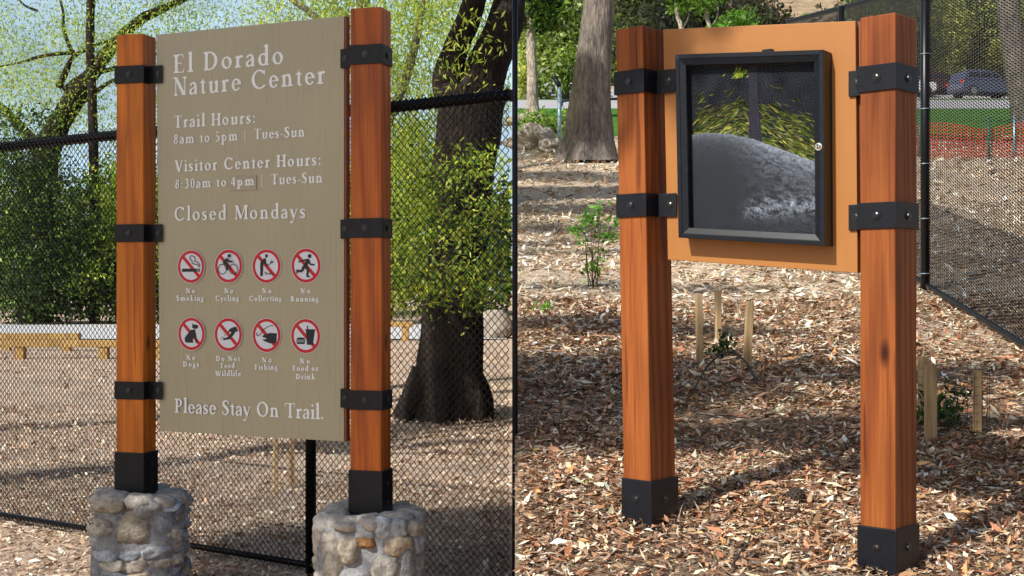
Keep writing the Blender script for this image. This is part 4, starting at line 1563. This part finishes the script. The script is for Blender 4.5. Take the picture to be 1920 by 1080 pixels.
# slender dark trunk straight up
D1 = 54
t = tree('slender_tree', 'slender straight dark trunk just left of the left orange post', 'tree', P(172, 806, D1))
mb = MB()
limb(mb, [P(172, 810, D1), P(178, 560, D1), P(176, 330, D1), P(173, 190, D1), P(169, 90, D1), P(169, -60, D1), P(160, -300, D1)], .24, .15, 10, .12)
mb.build('trunk', M['bark_dark'], t)
crown(t, blobs_px([(160, -230, D1, 260, 120, 5), (190, -130, D1, 160, 60, 5)]), 90, 3500, .8, .3, .1, YG, -1, .5)

# tall yellow-green foliage behind the sign, up to the right
D2 = 19
t = tree('willow_tree', 'pale yellow green willow with hanging leaves behind the top of the olive sign', 'tree', P(690, 730, D2))
mb = MB()
limb(mb, [P(690, 735, D2), P(700, 500, D2), P(705, 280, D2), P(690, 80, D2), P(670, -60, D2)], .22, .09, 10)
limb(mb, [P(705, 280, D2), P(760, 150, D2), P(790, 20, D2), P(800, -90, D2)], .09, .03, 8)
limb(mb, [P(700, 200, D2), P(620, 60, D2), P(520, -20, D2)], .09, .03, 8)
limb(mb, [P(690, 15, D2), P(683, -10, D2), P(660, -90, D2)], .05, .02, 8)
mb.build('trunk', M['bark_grey'], t)
crown(t, blobs_px([(700, 60, D2, 110, 120, 1.8), (790, 90, D2 + 1, 80, 130, 1.8), (560, 10, D2, 120, 60, 1.8), (770, 230, D2, 60, 120, 1.4), (880, 40, D2 + 2, 100, 110, 1.6), (760, 330, D2, 60, 110, 1.4), (930, 140, D2 + 2, 60, 90, 1.4), (740, 470, D2, 50, 110, 1.2)]),
      420, 27000, .22, .095, .022, YG + YG + GG, -1, 1.0)

# the big dark forked trunk
D3 = 14.6
t = tree('forked_tree', 'big dark tree with thick forked trunk behind the fence right of the trail sign', 'tree', P(845, 785, D3))
mb = MB()
sp = smooth_path([P(838, 800, D3), P(838, 765, D3), P(840, 700, D3), P(847, 600, D3), P(857, 480, D3), P(868, 340, D3), P(880, 230, D3), P(888, 170, D3)], 8)
rr = [float(np.interp(i / (len(sp) - 1), [0, .10, .2, .35, .6, 1], [.66, .50, .40, .355, .33, .38])) for i in range(len(sp))]
mb.tube(sp, rr, 26, wob=.16)
limb(mb, [P(868, 240, D3), P(842, 165, D3), P(843, 130, D3), P(862, 70, D3), P(882, 20, D3), P(905, -60, D3), P(925, -160, D3)], .19, .10, 14, .2)
limb(mb, [P(890, 240, D3), P(905, 150, D3), P(930, 90, D3 + .1), P(950, 30, D3 + .2), P(958, -40, D3 + .5), P(930, -160, D3 + 1)], .27, .15, 14, .2)
limb(mb, [P(925, 85, D3 - .2), P(915, 75, D3 - .4), P(912, 66, D3 - .5)], .03, .02, 6)
for k in range(7):   # root flare
    a = k * .9 + .2
    e = Vector((math.cos(a), math.sin(a), 0))
    b0 = P(836, 760, D3)
    q = b0 + e * (.66 if e.x < .2 else .5)
    limb(mb, [b0 + Vector((0, 0, .35)) + e * .25, b0 + e * .45 + Vector((0, 0, .05)), Vector((q.x, q.y, -.08))], .17, .05, 8, .2)
mb.build('trunk', M['bark_dark'], t)
crown(t, blobs_px([(850, 110, D3 - .8, 40, 70, .5), (940, 110, D3 - .8, 30, 70, .5), (880, 60, D3 - .6, 60, 60, .6), (890, -60, D3, 120, 60, 1.5), (820, -120, D3, 160, 60, 1.5)]),
      80, 1500, .16, .09, .022, YG, -1, 1.2)
crown(t, blobs_px([(800, 460, 13.4, 60, 90, .5), (780, 540, 13.5, 50, 55, .5), (770, 380, 13.6, 50, 90, .5), (820, 320, 13.6, 60, 60, .5), (900, 470, 13.2, 60, 110, .4), (920, 350, 13.2, 45, 80, .4), (860, 540, 13.2, 60, 50, .4)]),
      120, 3600, .12, .085, .032, MG + YG + YG + [(.50, .54, .06), (.04, .07, .02)], -1, .4, name='low_foliage')

# leafy undergrowth round it and hedges behind
def bush(label, lst, nclump, nleaf, spread, L, W, pal, side=-1, base=None, cat='bush', name='bush', group=None, mat='leaf', stems=4):
    bl = blobs_px(lst)
    b0 = bl[0]
    c = Vector((b0[0], b0[1], gz(b0[0], b0[1]))) if base is None else base
    return shrub(name, label, cat, c, bl, nclump, nleaf, spread, L, W, pal, side, stems, mat, .2, group, .03)


bush('yellow green bush right behind the left orange post and the fence', [(200, 500, 53, 50, 90, 1.6), (225, 380, 53, 45, 100, 1.6), (290, 430, 53, 60, 130, 1.6)],
     100, 5500, .38, .24, .09, YG + MG, stems=5)
bush('yellow green bush between the right orange post and the forked trunk', [(730, 520, 52, 60, 75, 1.6), (700, 420, 52, 60, 100, 1.6), (770, 330, 53, 60, 110, 1.6)],
     110, 6500, .38, .24, .085, YG + YG + MG, stems=6)
bush('dark round topped bush rising above the fence at the far left', [(40, 290, 52, 75, 100, 2.4), (0, 400, 52, 110, 120, 2.4), (110, 400, 52, 80, 100, 2.4), (60, 520, 52, 130, 80, 2.2)],
     190, 15000, .42, .21, .085, MG + DG + DG + MG, mat='leaf_dark')
bush('dense dark hedge behind the pale path at the left', [(60, 540, 54, 160, 70, 1.5), (300, 530, 54, 160, 80, 1.5), (200, 480, 55, 120, 60, 1.5)], 200, 7000, .5, .36, .16, DG + MG, cat='hedge', name='hedge', mat='leaf_dark', stems=0)
bush('dense green hedge behind the pale path at the right of the sign', [(700, 510, 54, 180, 90, 1.5), (880, 520, 54, 120, 90, 1.5), (930, 430, 56, 60, 100, 1.5), (560, 500, 55, 160, 90, 1.5)], 220, 8000, .5, .36, .16, DG + MG + MG, cat='hedge', name='hedge', mat='leaf_dark', stems=0)
# far wood behind everything on the left
pts, tone, _ = crown_points(blobs_px([(0, 410, 75, 200, 110, 5), (200, 430, 75, 200, 110, 5), (420, 420, 75, 200, 110, 5), (640, 420, 75, 180, 110, 5), (850, 420, 75, 180, 120, 5), (500, 490, 70, 600, 70, 4)]), 520, 18000, .8, .2)
k = clip_side(pts, -1)
pal = np.array(MG + DG + YG)
cc = pal[RNG.integers(0, len(pal), len(pts))] * tone[:, None]
o = quads('treeline', leaf_quads(pts[k], .62 * RNG.uniform(.6, 1.3, k.sum()), .26 * RNG.uniform(.6, 1.3, k.sum())), np.clip(cc[k], 0, .9), M['leaf_dark'])
tag(o, 'far wood that closes the view behind the path', kind='stuff')

# ------------------------------------------------------------------ timber rails, rocks behind the left fence
def timber_rail(x0, x1, y, h, label, legs):
    t = thing('timber_barrier', ((x0 + x1) / 2, y, 0), label, 'timber barrier', 'low yellow timber barriers by the path')
    mb = MB()
    mb.box(((x0 + x1) / 2, y, h - .07), ((x1 - x0) / 2, .11, .075))
    mb.build('rail', M['wood_yellow'], t, .012)
    for lx in legs:
        mb = MB()
        mb.box((lx, y + .002, (h - .147) / 2 - .04), (.10, .085, (h - .147) / 2 + .04))
        mb.build('leg', M['wood_yellow'], t, .008)
    return t


y = 27.0
X = lambda px, d: (px - 960) / F * d
timber_rail(X(-260, y), X(330, y), y, .40, 'long low yellow timber barrier in front of the pale path at the far left', [X(p, y) for p in (-150, 38, 195, 300)])
y = 30.5
timber_rail(X(-220, y), X(150, y), y, .42, 'second low yellow timber barrier standing behind the first at the far left', [X(p, y) for p in (-120, 12, 125)])
y = 36
timber_rail(X(690, y), X(775, y), y, .55, 'short orange timber barrier seen between the right orange post and the forked trunk', [X(p, y) for p in (705, 760)])
mb = MB()
p = P(930, 625, 38)
mb.blob((p.x, p.y, .35), (.55, .5, .48), amp=.25, seed=4, segs=(18, 12))
tag(mb.build('boulder', M['rock'], org=(p.x, p.y, 0)), 'pale boulder right of the forked trunk behind the fence', 'boulder')

# ------------------------------------------------------------------ right half: trees
D4 = 20.0
t = tree('broad_tree', 'broad grey trunk with flared roots left of the notice board', 'tree', P(1105, 300, D4))
mb = MB()
sp = smooth_path([P(1104, 306, D4), P(1104, 296, D4), P(1106, 265, D4), P(1108, 200, D4), P(1115, 100, D4), P(1124, 0, D4), P(1132, -150, D4), P(1138, -420, D4)], 8)
rr = [float(np.interp(P(0, 0, 1).z * 0 + (q.z - sp[0].z), [0, .1, .4, .9, 1.7, 2.6, 4, 8], [.52, .47, .375, .315, .275, .235, .21, .14])) for q in sp]
n0 = len(mb.v)
mb.tube(sp, rr, 40, wob=.05)
for i in range(len(sp)):      # fluted buttresses fading upward
    hgt = sp[i].z - sp[0].z
    for k in range(40):
        a = 2 * math.pi * k / 40
        f = 1 + (.12 * math.sin(5 * a + .6) + .06 * math.sin(9 * a)) * max(0, 1 - hgt / 2.2)
        v = Vector(mb.v[n0 + i * 40 + k])
        mb.v[n0 + i * 40 + k] = tuple(sp[i] + (v - sp[i]) * f)
top = sp[-1]
for k in range(6):
    a = k * 1.05
    limb(mb, [top - Vector((0, 0, 2.6 - .35 * k)), top + Vector((math.cos(a) * 1.0, math.sin(a) * 1.0, -.4)), top + Vector((math.cos(a) * 2.4, math.sin(a) * 2.2, 1.2))], .09, .03, 8)
mb.build('trunk', M['bark_grey'], t)
crown(t, [(top.x + 1.2, top.y, top.z + .8, 2.6, 2.4, 1.4), (top.x, top.y + 1, top.z + 1.8, 2.2, 2.2, 1.2)], 170, 5500, .28, .2, .07, MG + DG, 0, .3)

D5 = 36
t = tree('pale_tree', 'slim pale trunk at the far left edge of the lawn with dark leaves on top', 'tree', P(998, 218, D5))
mb = MB()
sp = limb(mb, [P(999, 221, D5), P(999, 205, D5), P(998, 150, D5), P(996, 80, D5), P(994, 40, D5), P(1000, -60, D5)], .19, .10, 14, .12)
for i, q in enumerate(sp[:6]):
    for k in range(14):
        v = Vector(mb.v[i * 14 + k]); mb.v[i * 14 + k] = tuple(q + (v - q) * (1 + .5 * (1 - i / 6)))
limb(mb, [P(998, 150, D5), P(1006, 140, D5), P(1030, 125, D5)], .04, .015, 6)
mb.build('trunk', M['bark_pale'], t)
crown(t, blobs_px([(1000, 10, D5, 38, 45, 1.2), (985, 25, D5, 20, 40, 1.0), (1015, -20, D5, 50, 40, 1.2)]), 60, 1800, .22, .24, .10, DG + MG, 1, .4)

# leaning grey trunk seen through the fence
D6 = 30
t = tree('leaning_tree', 'leaning grey trunk at the right edge behind the black mesh fence', 'tree', P(1925, 232, D6))
mb = MB()
limb(mb, [P(1928, 262, D6), P(1922, 200, D6), P(1905, 110, D6), P(1893, 30, D6), P(1886, -60, D6), P(1878, -200, D6)], .36, .22, 16, .12)
mb.build('trunk', M['bark_grey'], t)
crown(t, blobs_px([(1870, -170, D6, 170, 90, 1.8)]), 70, 2200, .3, .22, .09, MG, 1, .4)

# row of trees and shrubs beyond the lawn
SH = [
    ('broad_leaf_tree', 'pale grey green leafy tree between the pale trunk and the broad trunk', [(1045, 60, 66, 45, 60, 2.4), (1060, 110, 66, 40, 45, 2.4), (1030, 10, 66, 60, 40, 2.4)], GG + MG, 1060, 180, 68),
    ('broad_leaf_tree', 'yellow green leafy tree at the far left beyond the lawn', [(985, 110, 70, 35, 60, 2.4), (975, 60, 72, 30, 60, 2.4), (990, 160, 70, 30, 25, 2)], YG + GG, 985, 190, 70),
    ('broad_leaf_tree', 'shady green tree just right of the broad trunk', [(1190, 30, 60, 45, 50, 2.2), (1180, 100, 62, 40, 60, 2), (1215, -10, 60, 60, 40, 2)], MG + DG, 1185, 185, 62),
    ('dark_conifer', 'near black conifer above the left part of the notice board', [(1245, 25, 56, 38, 60, 2), (1290, 10, 58, 50, 55, 2), (1300, 70, 60, 60, 50, 2)], DG, 1262, 190, 58),
    ('broad_leaf_tree', 'brownish scrubby tree above the middle of the notice board', [(1370, 20, 70, 60, 45, 2.5), (1420, 40, 72, 50, 35, 2.5), (1350, 80, 72, 80, 50, 2.5)], DG + [(.10, .075, .05), (.14, .11, .06)], 1380, 180, 72),
    ('broad_leaf_tree', 'yellow green tree behind the blue car left of the dark tree', [(1770, 60, 96, 40, 60, 3), (1760, 110, 96, 40, 45, 3), (1740, 20, 98, 50, 60, 3)], YG + MG, 1765, 160, 98),
    ('broad_leaf_tree', 'dark tree behind the roof of the blue car', [(1820, 50, 100, 32, 80, 3), (1805, 20, 102, 40, 60, 3)], DG + MG, 1815, 160, 102),
    ('broad_leaf_tree', 'green tree behind the front of the blue car at the right', [(1860, 60, 98, 34, 70, 3), (1905, 90, 100, 40, 70, 3), (1880, 10, 100, 60, 50, 3)], MG + YG, 1870, 160, 99),
    ('broad_leaf_tree', 'dull green tree showing between the notice board post and the tall fence post', [(1690, 40, 92, 50, 60, 3), (1720, 100, 94, 30, 50, 3), (1650, 0, 94, 60, 40, 3)], MG + DG, 1700, 165, 94),
]
for nm, lab, bl, pal, tx, ty, td in SH:
    base = P(tx, ty, td)
    base.z = float(np.interp(td, DR, ZR)) - .2
    t = tree(nm, lab, 'tree', base, 'trees beyond the lawn')
    mb = MB()
    b0 = blobs_px(bl)[0]
    limb(mb, [base, base * .5 + Vector(b0[:3]) * .5 + Vector((.15, 0, 0)), Vector(b0[:3])], .22, .09, 8)
    mb.build('trunk', M['bark_dark'] if pal is DG else M['bark_grey'], t)
    crown(t, blobs_px(bl), 130, 7500, .45, .34, .16, [(a * 1.15 + .02, b_ * 1.0 + .01, c * 1.3 + .02) for a, b_, c in pal], 1, .2)
# two pale bare stems over the board
for px, lab, x2 in ((1278, 'left one of two pale bare stems above the notice board', 1262), (1331, 'right one of two pale bare stems above the notice board', 1318)):
    t = tree('pale_sapling', lab, 'tree', P(px, 130, 48), 'pale bare stems above the notice board')
    mb = MB()
    limb(mb, [P(px + 2, 190, 48), P(px, 60, 48), P((px + x2) / 2, 30, 48), P(x2 + 4, -20, 48)], .12, .06, 8)
    limb(mb, [P(px, 55, 48), P(px + 12, 35, 48), P(px + 16, 10, 48)], .05, .02, 6)
    mb.build('trunk', M['bark_pale'], t)
    crown(t, blobs_px([(px, -10, 48, 26, 26, .8), (px - 10, 14, 48, 14, 14, .6)]), 24, 500, .16, .24, .1, MG + [(.2, .34, .06)], 1, .2)
bush('light green low bush just above the middle of the notice board', [(1390, 36, 44, 30, 12, .8), (1365, 44, 44, 20, 10, .7)], 26, 700, .16, .22, .1, [(.16, .30, .05), (.1, .22, .04)], 1)
bush('low scrubby bush between the pale trunk and the grey steel post', [(1010, 232, 27, 28, 16, .6), (985, 250, 26.5, 18, 14, .5), (1060, 235, 28, 20, 22, .5), (1070, 262, 26, 22, 18, .5)], 60, 2000, .14, .13, .055, GG + MG + [(.24, .2, .1)], 1)
pts, tone, _ = crown_points(blobs_px([(1100, 60, 125, 130, 70, 8), (1300, 30, 125, 160, 60, 8), (1800, 30, 130, 180, 60, 8), (1620, 70, 125, 120, 40, 7), (1100, 150, 100, 200, 30, 5), (1820, 120, 112, 160, 35, 5), (1350, 110, 105, 200, 40, 5), (1330, 10, 150, 60, 30, 8), (1650, 20, 140, 60, 22, 7), (1560, 34, 150, 26, 10, 5), (1480, 24, 150, 30, 9, 5)]), 520, 17000, 1.5, .1)
k = clip_side(pts, 1)
pal = np.array(MG + DG + [(.16, .13, .08), (.10, .09, .05)])
cc = pal[RNG.integers(0, len(pal), len(pts))] * tone[:, None]
o = quads('hillside_scrub', leaf_quads(pts[k], 1.0 * RNG.uniform(.6, 1.3, k.sum()), .45 * RNG.uniform(.6, 1.3, k.sum())), np.clip(cc[k], 0, .9), M['leaf_dark'])
tag(o, 'mass of scrub and trees on the hillside beyond the road', kind='stuff')

# boulders at the edge of the lawn
for px, py, d, r, lab in ((1000, 272, 22.8, (.42, .4, .26), 'rough pale boulder at the left edge below the lawn'), (1035, 282, 22, (.22, .25, .14), 'small pale boulder right beside the rough one'),
                          (985, 224, 33, (.55, .4, .16), 'flat pale rock at the foot of the slim pale trunk')):
    p = P(px, py, d)
    mb = MB()
    mb.blob((p.x, p.y, gz(p.x, p.y) + r[2] * .55), r, amp=.5, seed=px % 17, segs=(22, 14), freq=2.4)
    tag(mb.build('boulder', M['rock'], org=(p.x, p.y, gz(p.x, p.y))), lab, 'boulder', 'pale boulders by the lawn')

# grey steel post with bent arm, dark rail
pb = P(1049, 280, 23)
t = thing('bent_post', pb, 'grey blue steel post with a bent dark arm left of the broad trunk', 'post')
mb = MB()
mb.tube([pb - Vector((0, 0, .1)), P(1049, 162, 23)], .035, 12)
mb.build('shaft', M['galv'], t)
mb = MB()
mb.tube([P(1049, 163, 23), P(1047, 157, 23), P(1038, 143, 23)], .042, 10)
mb.build('arm', M['black'], t)
rl = thing('pipe_rail', P(1110, 280, 24.5), 'dark pipe rail passing behind the broad trunk', 'rail')
mb = MB()
mb.tube([P(1051, 200, 23.2), P(1054, 190, 24), P(1064, 188, 24.5), P(1200, 184, 26)], .028, 10)
mb.build('rail', M['black'], rl)
for px, d in ((1130, 24.9), (1196, 25.9)):
    a = P(px, 186, d)
    mb = MB()
    mb.tube([(a.x, a.y, gz(a.x, a.y) - .1), a], .028, 10)
    mb.build('upright', M['black'], rl)

# ------------------------------------------------------------------ orange safety net
NY = 20.5
x0, x1 = X(1715, NY), X(1960, NY)
zt_, zb_ = EYE + (540 - 236) / F * NY, EYE + (540 - 302) / F * NY
gb = min(zb_, gz(8, NY))
nt_ = thing('safety_net', ((x0 + x1) / 2, NY, zb_), 'orange plastic safety netting strung below the lawn at the right', 'netting')
mb = MB()
def net_pt(u, v):
    x = x0 + (x1 - x0) * u
    sag = .05 * math.sin(u * 9) * v
    return Vector((x, NY + .04 * math.sin(u * 14), zb_ + (zt_ - zb_) * v + sag))
NU, NV = 40, 11
for i in range(NU + 1):
    mb.tube([net_pt(i / NU, j / NV) for j in range(NV + 1)], .007, 4)
for j in range(NV + 1):
    mb.tube([net_pt(i / NU, j / NV) for i in range(NU + 1)], .008, 4)
mb.build('netting', M['orange_net'], nt_)
for px, mat in ((1722, 'green_steel'), (1851, 'green_steel'), (1899, 'galv'), (1958, 'green_steel')):
    x = X(px, NY)
    mb = MB()
    mb.tube([(x, NY - .06, gz(x, NY) - .1), (x, NY - .06, zt_ + .16)], .022, 8)
    mb.build('net_post', M[mat], nt_)

# ------------------------------------------------------------------ parked cars
def car(px, py, d, length, label, paint, suv=True, yaw=0., flip=False):
    p = P(px, py, d)
    p.z = float(np.interp(d, DR, ZR)) + .045
    t = thing('parked_car', p, label, 'car', 'cars parked along the road')
    Lh, Wd = length / 2, .92
    H = 1.72 if suv else 1.42
    ca, sa = math.cos(yaw), math.sin(yaw)
    fx = -1 if flip else 1
    def T(x, y, z):
        x *= fx
        return Vector((p.x + x * ca - y * sa, p.y + x * sa + y * ca, p.z + z))
    if suv:
        low = [(-Lh, .45), (-Lh * .99, .80), (-Lh * .96, 1.02), (-Lh * .2, 1.04), (Lh * .35, 1.04), (Lh * .92, .90), (Lh, .72), (Lh, .40), (Lh * .9, .28), (-Lh * .92, .28)]
        cab = [(-Lh * .96, 1.02), (-Lh * .86, H - .12), (-Lh * .72, H), (Lh * .02, H), (Lh * .14, H - .06), (Lh * .44, 1.04)]
    else:
        low = [(-Lh, .45), (-Lh * .99, .80), (-Lh * .93, .95), (-Lh * .55, .97), (Lh * .35, .95), (Lh * .92, .80), (Lh, .62), (Lh, .36), (Lh * .9, .24), (-Lh * .92, .24)]
        cab = [(-Lh * .66, .96), (-Lh * .40, H - .05), (-Lh * .25, H), (Lh * .02, H), (Lh * .12, H - .05), (Lh * .46, .95)]
    def loft(prof, wf):
        mb = MB()
        secs = []
        for yk, inset in ((-Wd, .05), (-Wd * .93, 0), (Wd * .93, 0), (Wd, .05)):
            secs.append((yk, inset))
        cx = sum(q[0] for q in prof) / len(prof)
        cz = sum(q[1] for q in prof) / len(prof)
        n = len(prof)
        vs = []
        for yk, ins in secs:
            for (x, z) in prof:
                f = wf(z)
                vs.append(T(cx + (x - cx) * (1 - ins * .5), yk * f, cz + (z - cz) * (1 - ins)))
        fs = [(a * n + i, a * n + (i + 1) % n, (a + 1) * n + (i + 1) % n, (a + 1) * n + i) for a in range(3) for i in range(n)]
        fs += [tuple(range(n - 1, -1, -1)), tuple(range(3 * n, 4 * n))]
        return mb.add(vs, fs)
    body = loft(low, lambda z: 1.0).build('body', paint, t, .03)
    wf = lambda z: 1 - .20 * max(0, (z - .95)) / .75
    loft(cab, wf).build('cabin', paint, t, .04)
    wheel_r = .36 if suv else .32
    # side windows, slightly proud of the cabin
    zlo, zhi = (1.09, H - .16) if suv else (1.0, H - .13)
    spans = [(-.78, -.40), (-.36, -.02), (.02, .30)] if suv else [(-.42, -.05), (-.01, .30)]
    for s in (-1, 1):
        for a, b_ in spans:
            mb = MB()
            mb.prism([T(Lh * a, s * (Wd * wf(zlo) + .003), zlo), T(Lh * b_, s * (Wd * wf(zlo) + .003), zlo),
                      T(Lh * (b_ - (.20 if b_ > .2 else 0)), s * (Wd * wf(zhi) + .003), zhi), T(Lh * (a + (.06 if a < -.4 else 0)), s * (Wd * wf(zhi) + .003), zhi)], (0, 0, .001))
            mb.build('window', M['car_glass'], t)
        for wx in (-.62, .64):
            mb = MB()
            c0 = T(Lh * wx, s * (Wd - .16), wheel_r)
            c1 = T(Lh * wx, s * (Wd + .015), wheel_r)
            mb.tube([c0, c1], wheel_r, 24, smooth=False)
            w_ = mb.build('wheel', M['rubber'], t)
            mb = MB()
            dv = (c1 - c0).normalized()
            mb.tube([c1 - dv * .02, c1 + dv * .012], wheel_r * .62, 20, smooth=False)
            mb.build('rim', M['rim'], w_)
        mb = MB()
        zt2 = .98 if suv else .82
        mb.box(T(-Lh * .955, s * Wd * .86, zt2 - .06), (.14, .10, .10), (Vector((ca, sa, 0)), Vector((-sa, ca, 0)), Vector((0, 0, 1))))
        mb.build('tail_light', M['tail_red'], t, .01)
        mb = MB()
        mb.box(T(Lh * .93, s * Wd * .80, zt2 - .16), (.10, .14, .07), (Vector((ca, sa, 0)), Vector((-sa, ca, 0)), Vector((0, 0, 1))))
        mb.build('headlight', M['head_white'], t, .01)
    return t


car(1846, 184, 84, 4.5, 'slate blue estate car with red tail light parked beyond the lawn', M['car_blue'], True, math.radians(14))
car(1757, 183, 89, 4.2, 'small maroon car parked behind the tail of the blue car', M['car_red'], False, math.radians(10))
car(1690, 182, 87, 4.3, 'white car mostly hidden behind the right post of the notice board', M['car_white'], True, math.radians(5))
car(1066, 184, 87, 4.4, 'white car half hidden by the broad trunk at the left', M['car_white'], True, math.radians(8), True)

# ------------------------------------------------------------------ shade trees standing outside the picture
SUN = Vector((-.53, -.55, .64)).normalized()


def unseen_shade_tree(label, target, s, blobs, nclump, nleaf, spread, L, W, group='shade trees beside the camera'):
    c = Vector(target) + SUN * s
    base = Vector((c.x - .4, c.y + .1, -.02))
    t = tree('unseen_shade_tree', label, 'tree', base, group)
    mb = MB()
    limb(mb, [base, base * .5 + c * .5 + Vector((.2, .1, -.2)), c], .22, .10, 12)
    bl = [(c.x + a, c.y + b_, c.z + e, ra_, rb_, rc_) for a, b_, e, ra_, rb_, rc_ in blobs]
    for b_ in bl[1:]:
        limb(mb, [c - Vector((0, 0, 1)), Vector(b_[:3])], .07, .02, 8)
    mb.build('trunk', M['bark_grey'], t)
    crown(t, bl, nclump, nleaf, spread, L, W, MG, 0, .2)
    return t


unseen_shade_tree('unseen leafy tree added left of the camera to shade the trail sign', (-1.40, 5.95, 1.85), 7.0,
           [(0, 0, -.05, 1.05, .95, 1.1), (.3, -.3, .5, .85, .85, .75), (-.4, .3, -.3, .9, .8, .75), (.5, -.4, -.7, .7, .6, .5)], 190, 11000, .20, .20, .11)  # crown added out of view to keep sun off the trail sign
unseen_shade_tree('tallest shade tree far left of the trail sign beyond the view', (1.25, 20, 4.15), 17,
           [(0, 0, 0, .80, .55, .38), (.35, -.3, .05, .7, .5, .32)], 60, 4200, .13, .18, .10)


def band_tree(label, tx, ty, s, bands, trunk_xy):
    # spreading tree: long level limbs whose shadows fall in streaks over the slope
    b0 = Vector((trunk_xy[0], trunk_xy[1], -.02))
    t = tree('spreading_tree', label, 'tree', b0, 'shade trees beside the camera')
    mb = MB()
    hub = Vector((trunk_xy[0], trunk_xy[1], 7.5))
    limb(mb, [b0, (b0 + hub) / 2 + Vector((.15, .2, 0)), hub], .26, .16, 12)
    pts_all = []
    for x0, x1, d0, d1, r, nl, jit in bands:
        p0 = Vector((x0, d0, gz(max(x0, .2), d0))) + SUN * s
        p1 = Vector((x1, d1, gz(x1, d1))) + SUN * s
        m_ = (p0 + p1) / 2 + Vector((0, random.uniform(-.1, .1), random.uniform(-.06, .06)))
        sp = limb(mb, [hub + Vector((0, 0, random.uniform(-.8, .0))), p0, m_, p1], r * 1.4, r * .6, 8, .2)
        k = RNG.integers(len(sp) // 3, len(sp), nl)
        pts_all.append(np.array([tuple(sp[i]) for i in k]) + RNG.normal(size=(nl, 3)) * np.array([.35, jit, jit * .7]))
    mb.build('trunk', M['bark_grey'], t)
    pts = np.concatenate(pts_all)
    cc = np.array(MG)[RNG.integers(0, len(MG), len(pts))]
    quads('crown', leaf_quads(pts, .18 * RNG.uniform(.6, 1.3, len(pts)), .09 * RNG.uniform(.6, 1.3, len(pts))), cc, M['leaf'], t)


band_tree('spreading tree with level limbs left of the fence beyond the view', 0, 0, 14,
          [(.0, 2.2, 17.6, 17.2, .10, 3366, 0.136), (.0, 2.0, 15.9, 15.7, .12, 3366, 0.153), (-.1, 2.6, 14.2, 13.9, .11, 3366, 0.136),
           (.0, 1.6, 12.9, 12.7, .09, 1122, 0.085), (.0, 2.6, 11.5, 11.35, .05, 336, 0.043), (-.1, 1.9, 10.0, 9.95, .045, 224, 0.043), (1.2, 3.0, 12.4, 12.6, .08, 1122, 0.102)], (-8.3, 5.4))
band_tree('lower spreading tree left of the camera beyond the view', 0, 0, 11,
          [(.1, 1.4, 8.7, 8.5, .05, 420, .10), (.1, 2.0, 7.6, 7.4, .05, 330, .14), (.0, 1.0, 6.9, 6.8, .04, 420, .12), (1.5, 2.9, 7.2, 7.5, .05, 520, .12),
           (.75, 2.1, 5.95, 6.2, .06, 1100, .11), (.0, .5, 5.9, 5.85, .04, 420, .09)], (-6.6, 1.2))
# ------------------------------------------------------------------ camera, sun, sky
cam = bpy.data.cameras.new('camera')
cam.lens = 45
cam.sensor_width = 36
cam.clip_start = .05
cam.clip_end = 3000
co = bpy.data.objects.new('camera', cam)
co.location = (0, 0, EYE)
co.rotation_euler = (math.radians(90), 0, 0)
C.objects.link(co)
bpy.context.scene.camera = co

sl = bpy.data.lights.new('sun', 'SUN')
sl.energy = 5.0
sl.angle = math.radians(.53)
sl.color = (1, .96, .88)
so = bpy.data.objects.new('sun', sl)
so.rotation_euler = (-SUN).to_track_quat('-Z', 'Y').to_euler()
so.location = (-10, -10, 15)
C.objects.link(so)

w = bpy.data.worlds.new('World')
bpy.context.scene.world = w
w.use_nodes = True
nt = w.node_tree
sky = nt.nodes.new('ShaderNodeTexSky')
sky.sky_type = 'NISHITA'
sky.sun_disc = False
sky.sun_elevation = math.asin(SUN.z)
sky.sun_rotation = math.atan2(SUN.x, SUN.y)
sky.air_density = 1.0
sky.dust_density = 2.0
bg = nt.nodes['Background']
tc = nt.nodes.new('ShaderNodeTexCoord')
cn = node(nt, 'ShaderNodeTexNoise', Scale=3.2, Detail=7.0, Roughness=.6)
cm = nt.nodes.new('ShaderNodeMapping')
cm.inputs['Scale'].default_value = (1, 1, 2.6)
nt.links.new(tc.outputs['Generated'], cm.inputs['Vector'])
nt.links.new(cm.outputs[0], cn.inputs['Vector'])
sx = nt.nodes.new('ShaderNodeSeparateXYZ')
nt.links.new(tc.outputs['Generated'], sx.inputs[0])
lo = node(nt, 'ShaderNodeMapRange')       # brightness added to the northern sky as thin cloud
lo.inputs['From Min'].default_value = .35
lo.inputs['From Max'].default_value = .9
nt.links.new(sx.outputs['Y'], lo.inputs['Value'])
cr = ramp(nt, cn.outputs['Fac'], [(.36, (.15, .15, .15)), (.62, (.95, .95, .95))])
mu = node(nt, 'ShaderNodeMath', operation='MULTIPLY')
nt.links.new(lo.outputs[0], mu.inputs[0])
nt.links.new(cr.outputs['Color'], mu.inputs[1])
sc_ = mix(nt, mu.outputs[0], sky.outputs[0], (6.6, 9.0, 11.0))
nt.links.new(sc_, bg.inputs['Color'])
bg.inputs['Strength'].default_value = .11
sc = bpy.context.scene
sc.view_settings.view_transform = 'Standard'
sc.view_settings.look = 'None'
sc.view_settings.exposure = 0
sc.render.engine = 'CYCLES'
sc.cycles.max_bounces = 6
sc.cycles.use_denoising = True
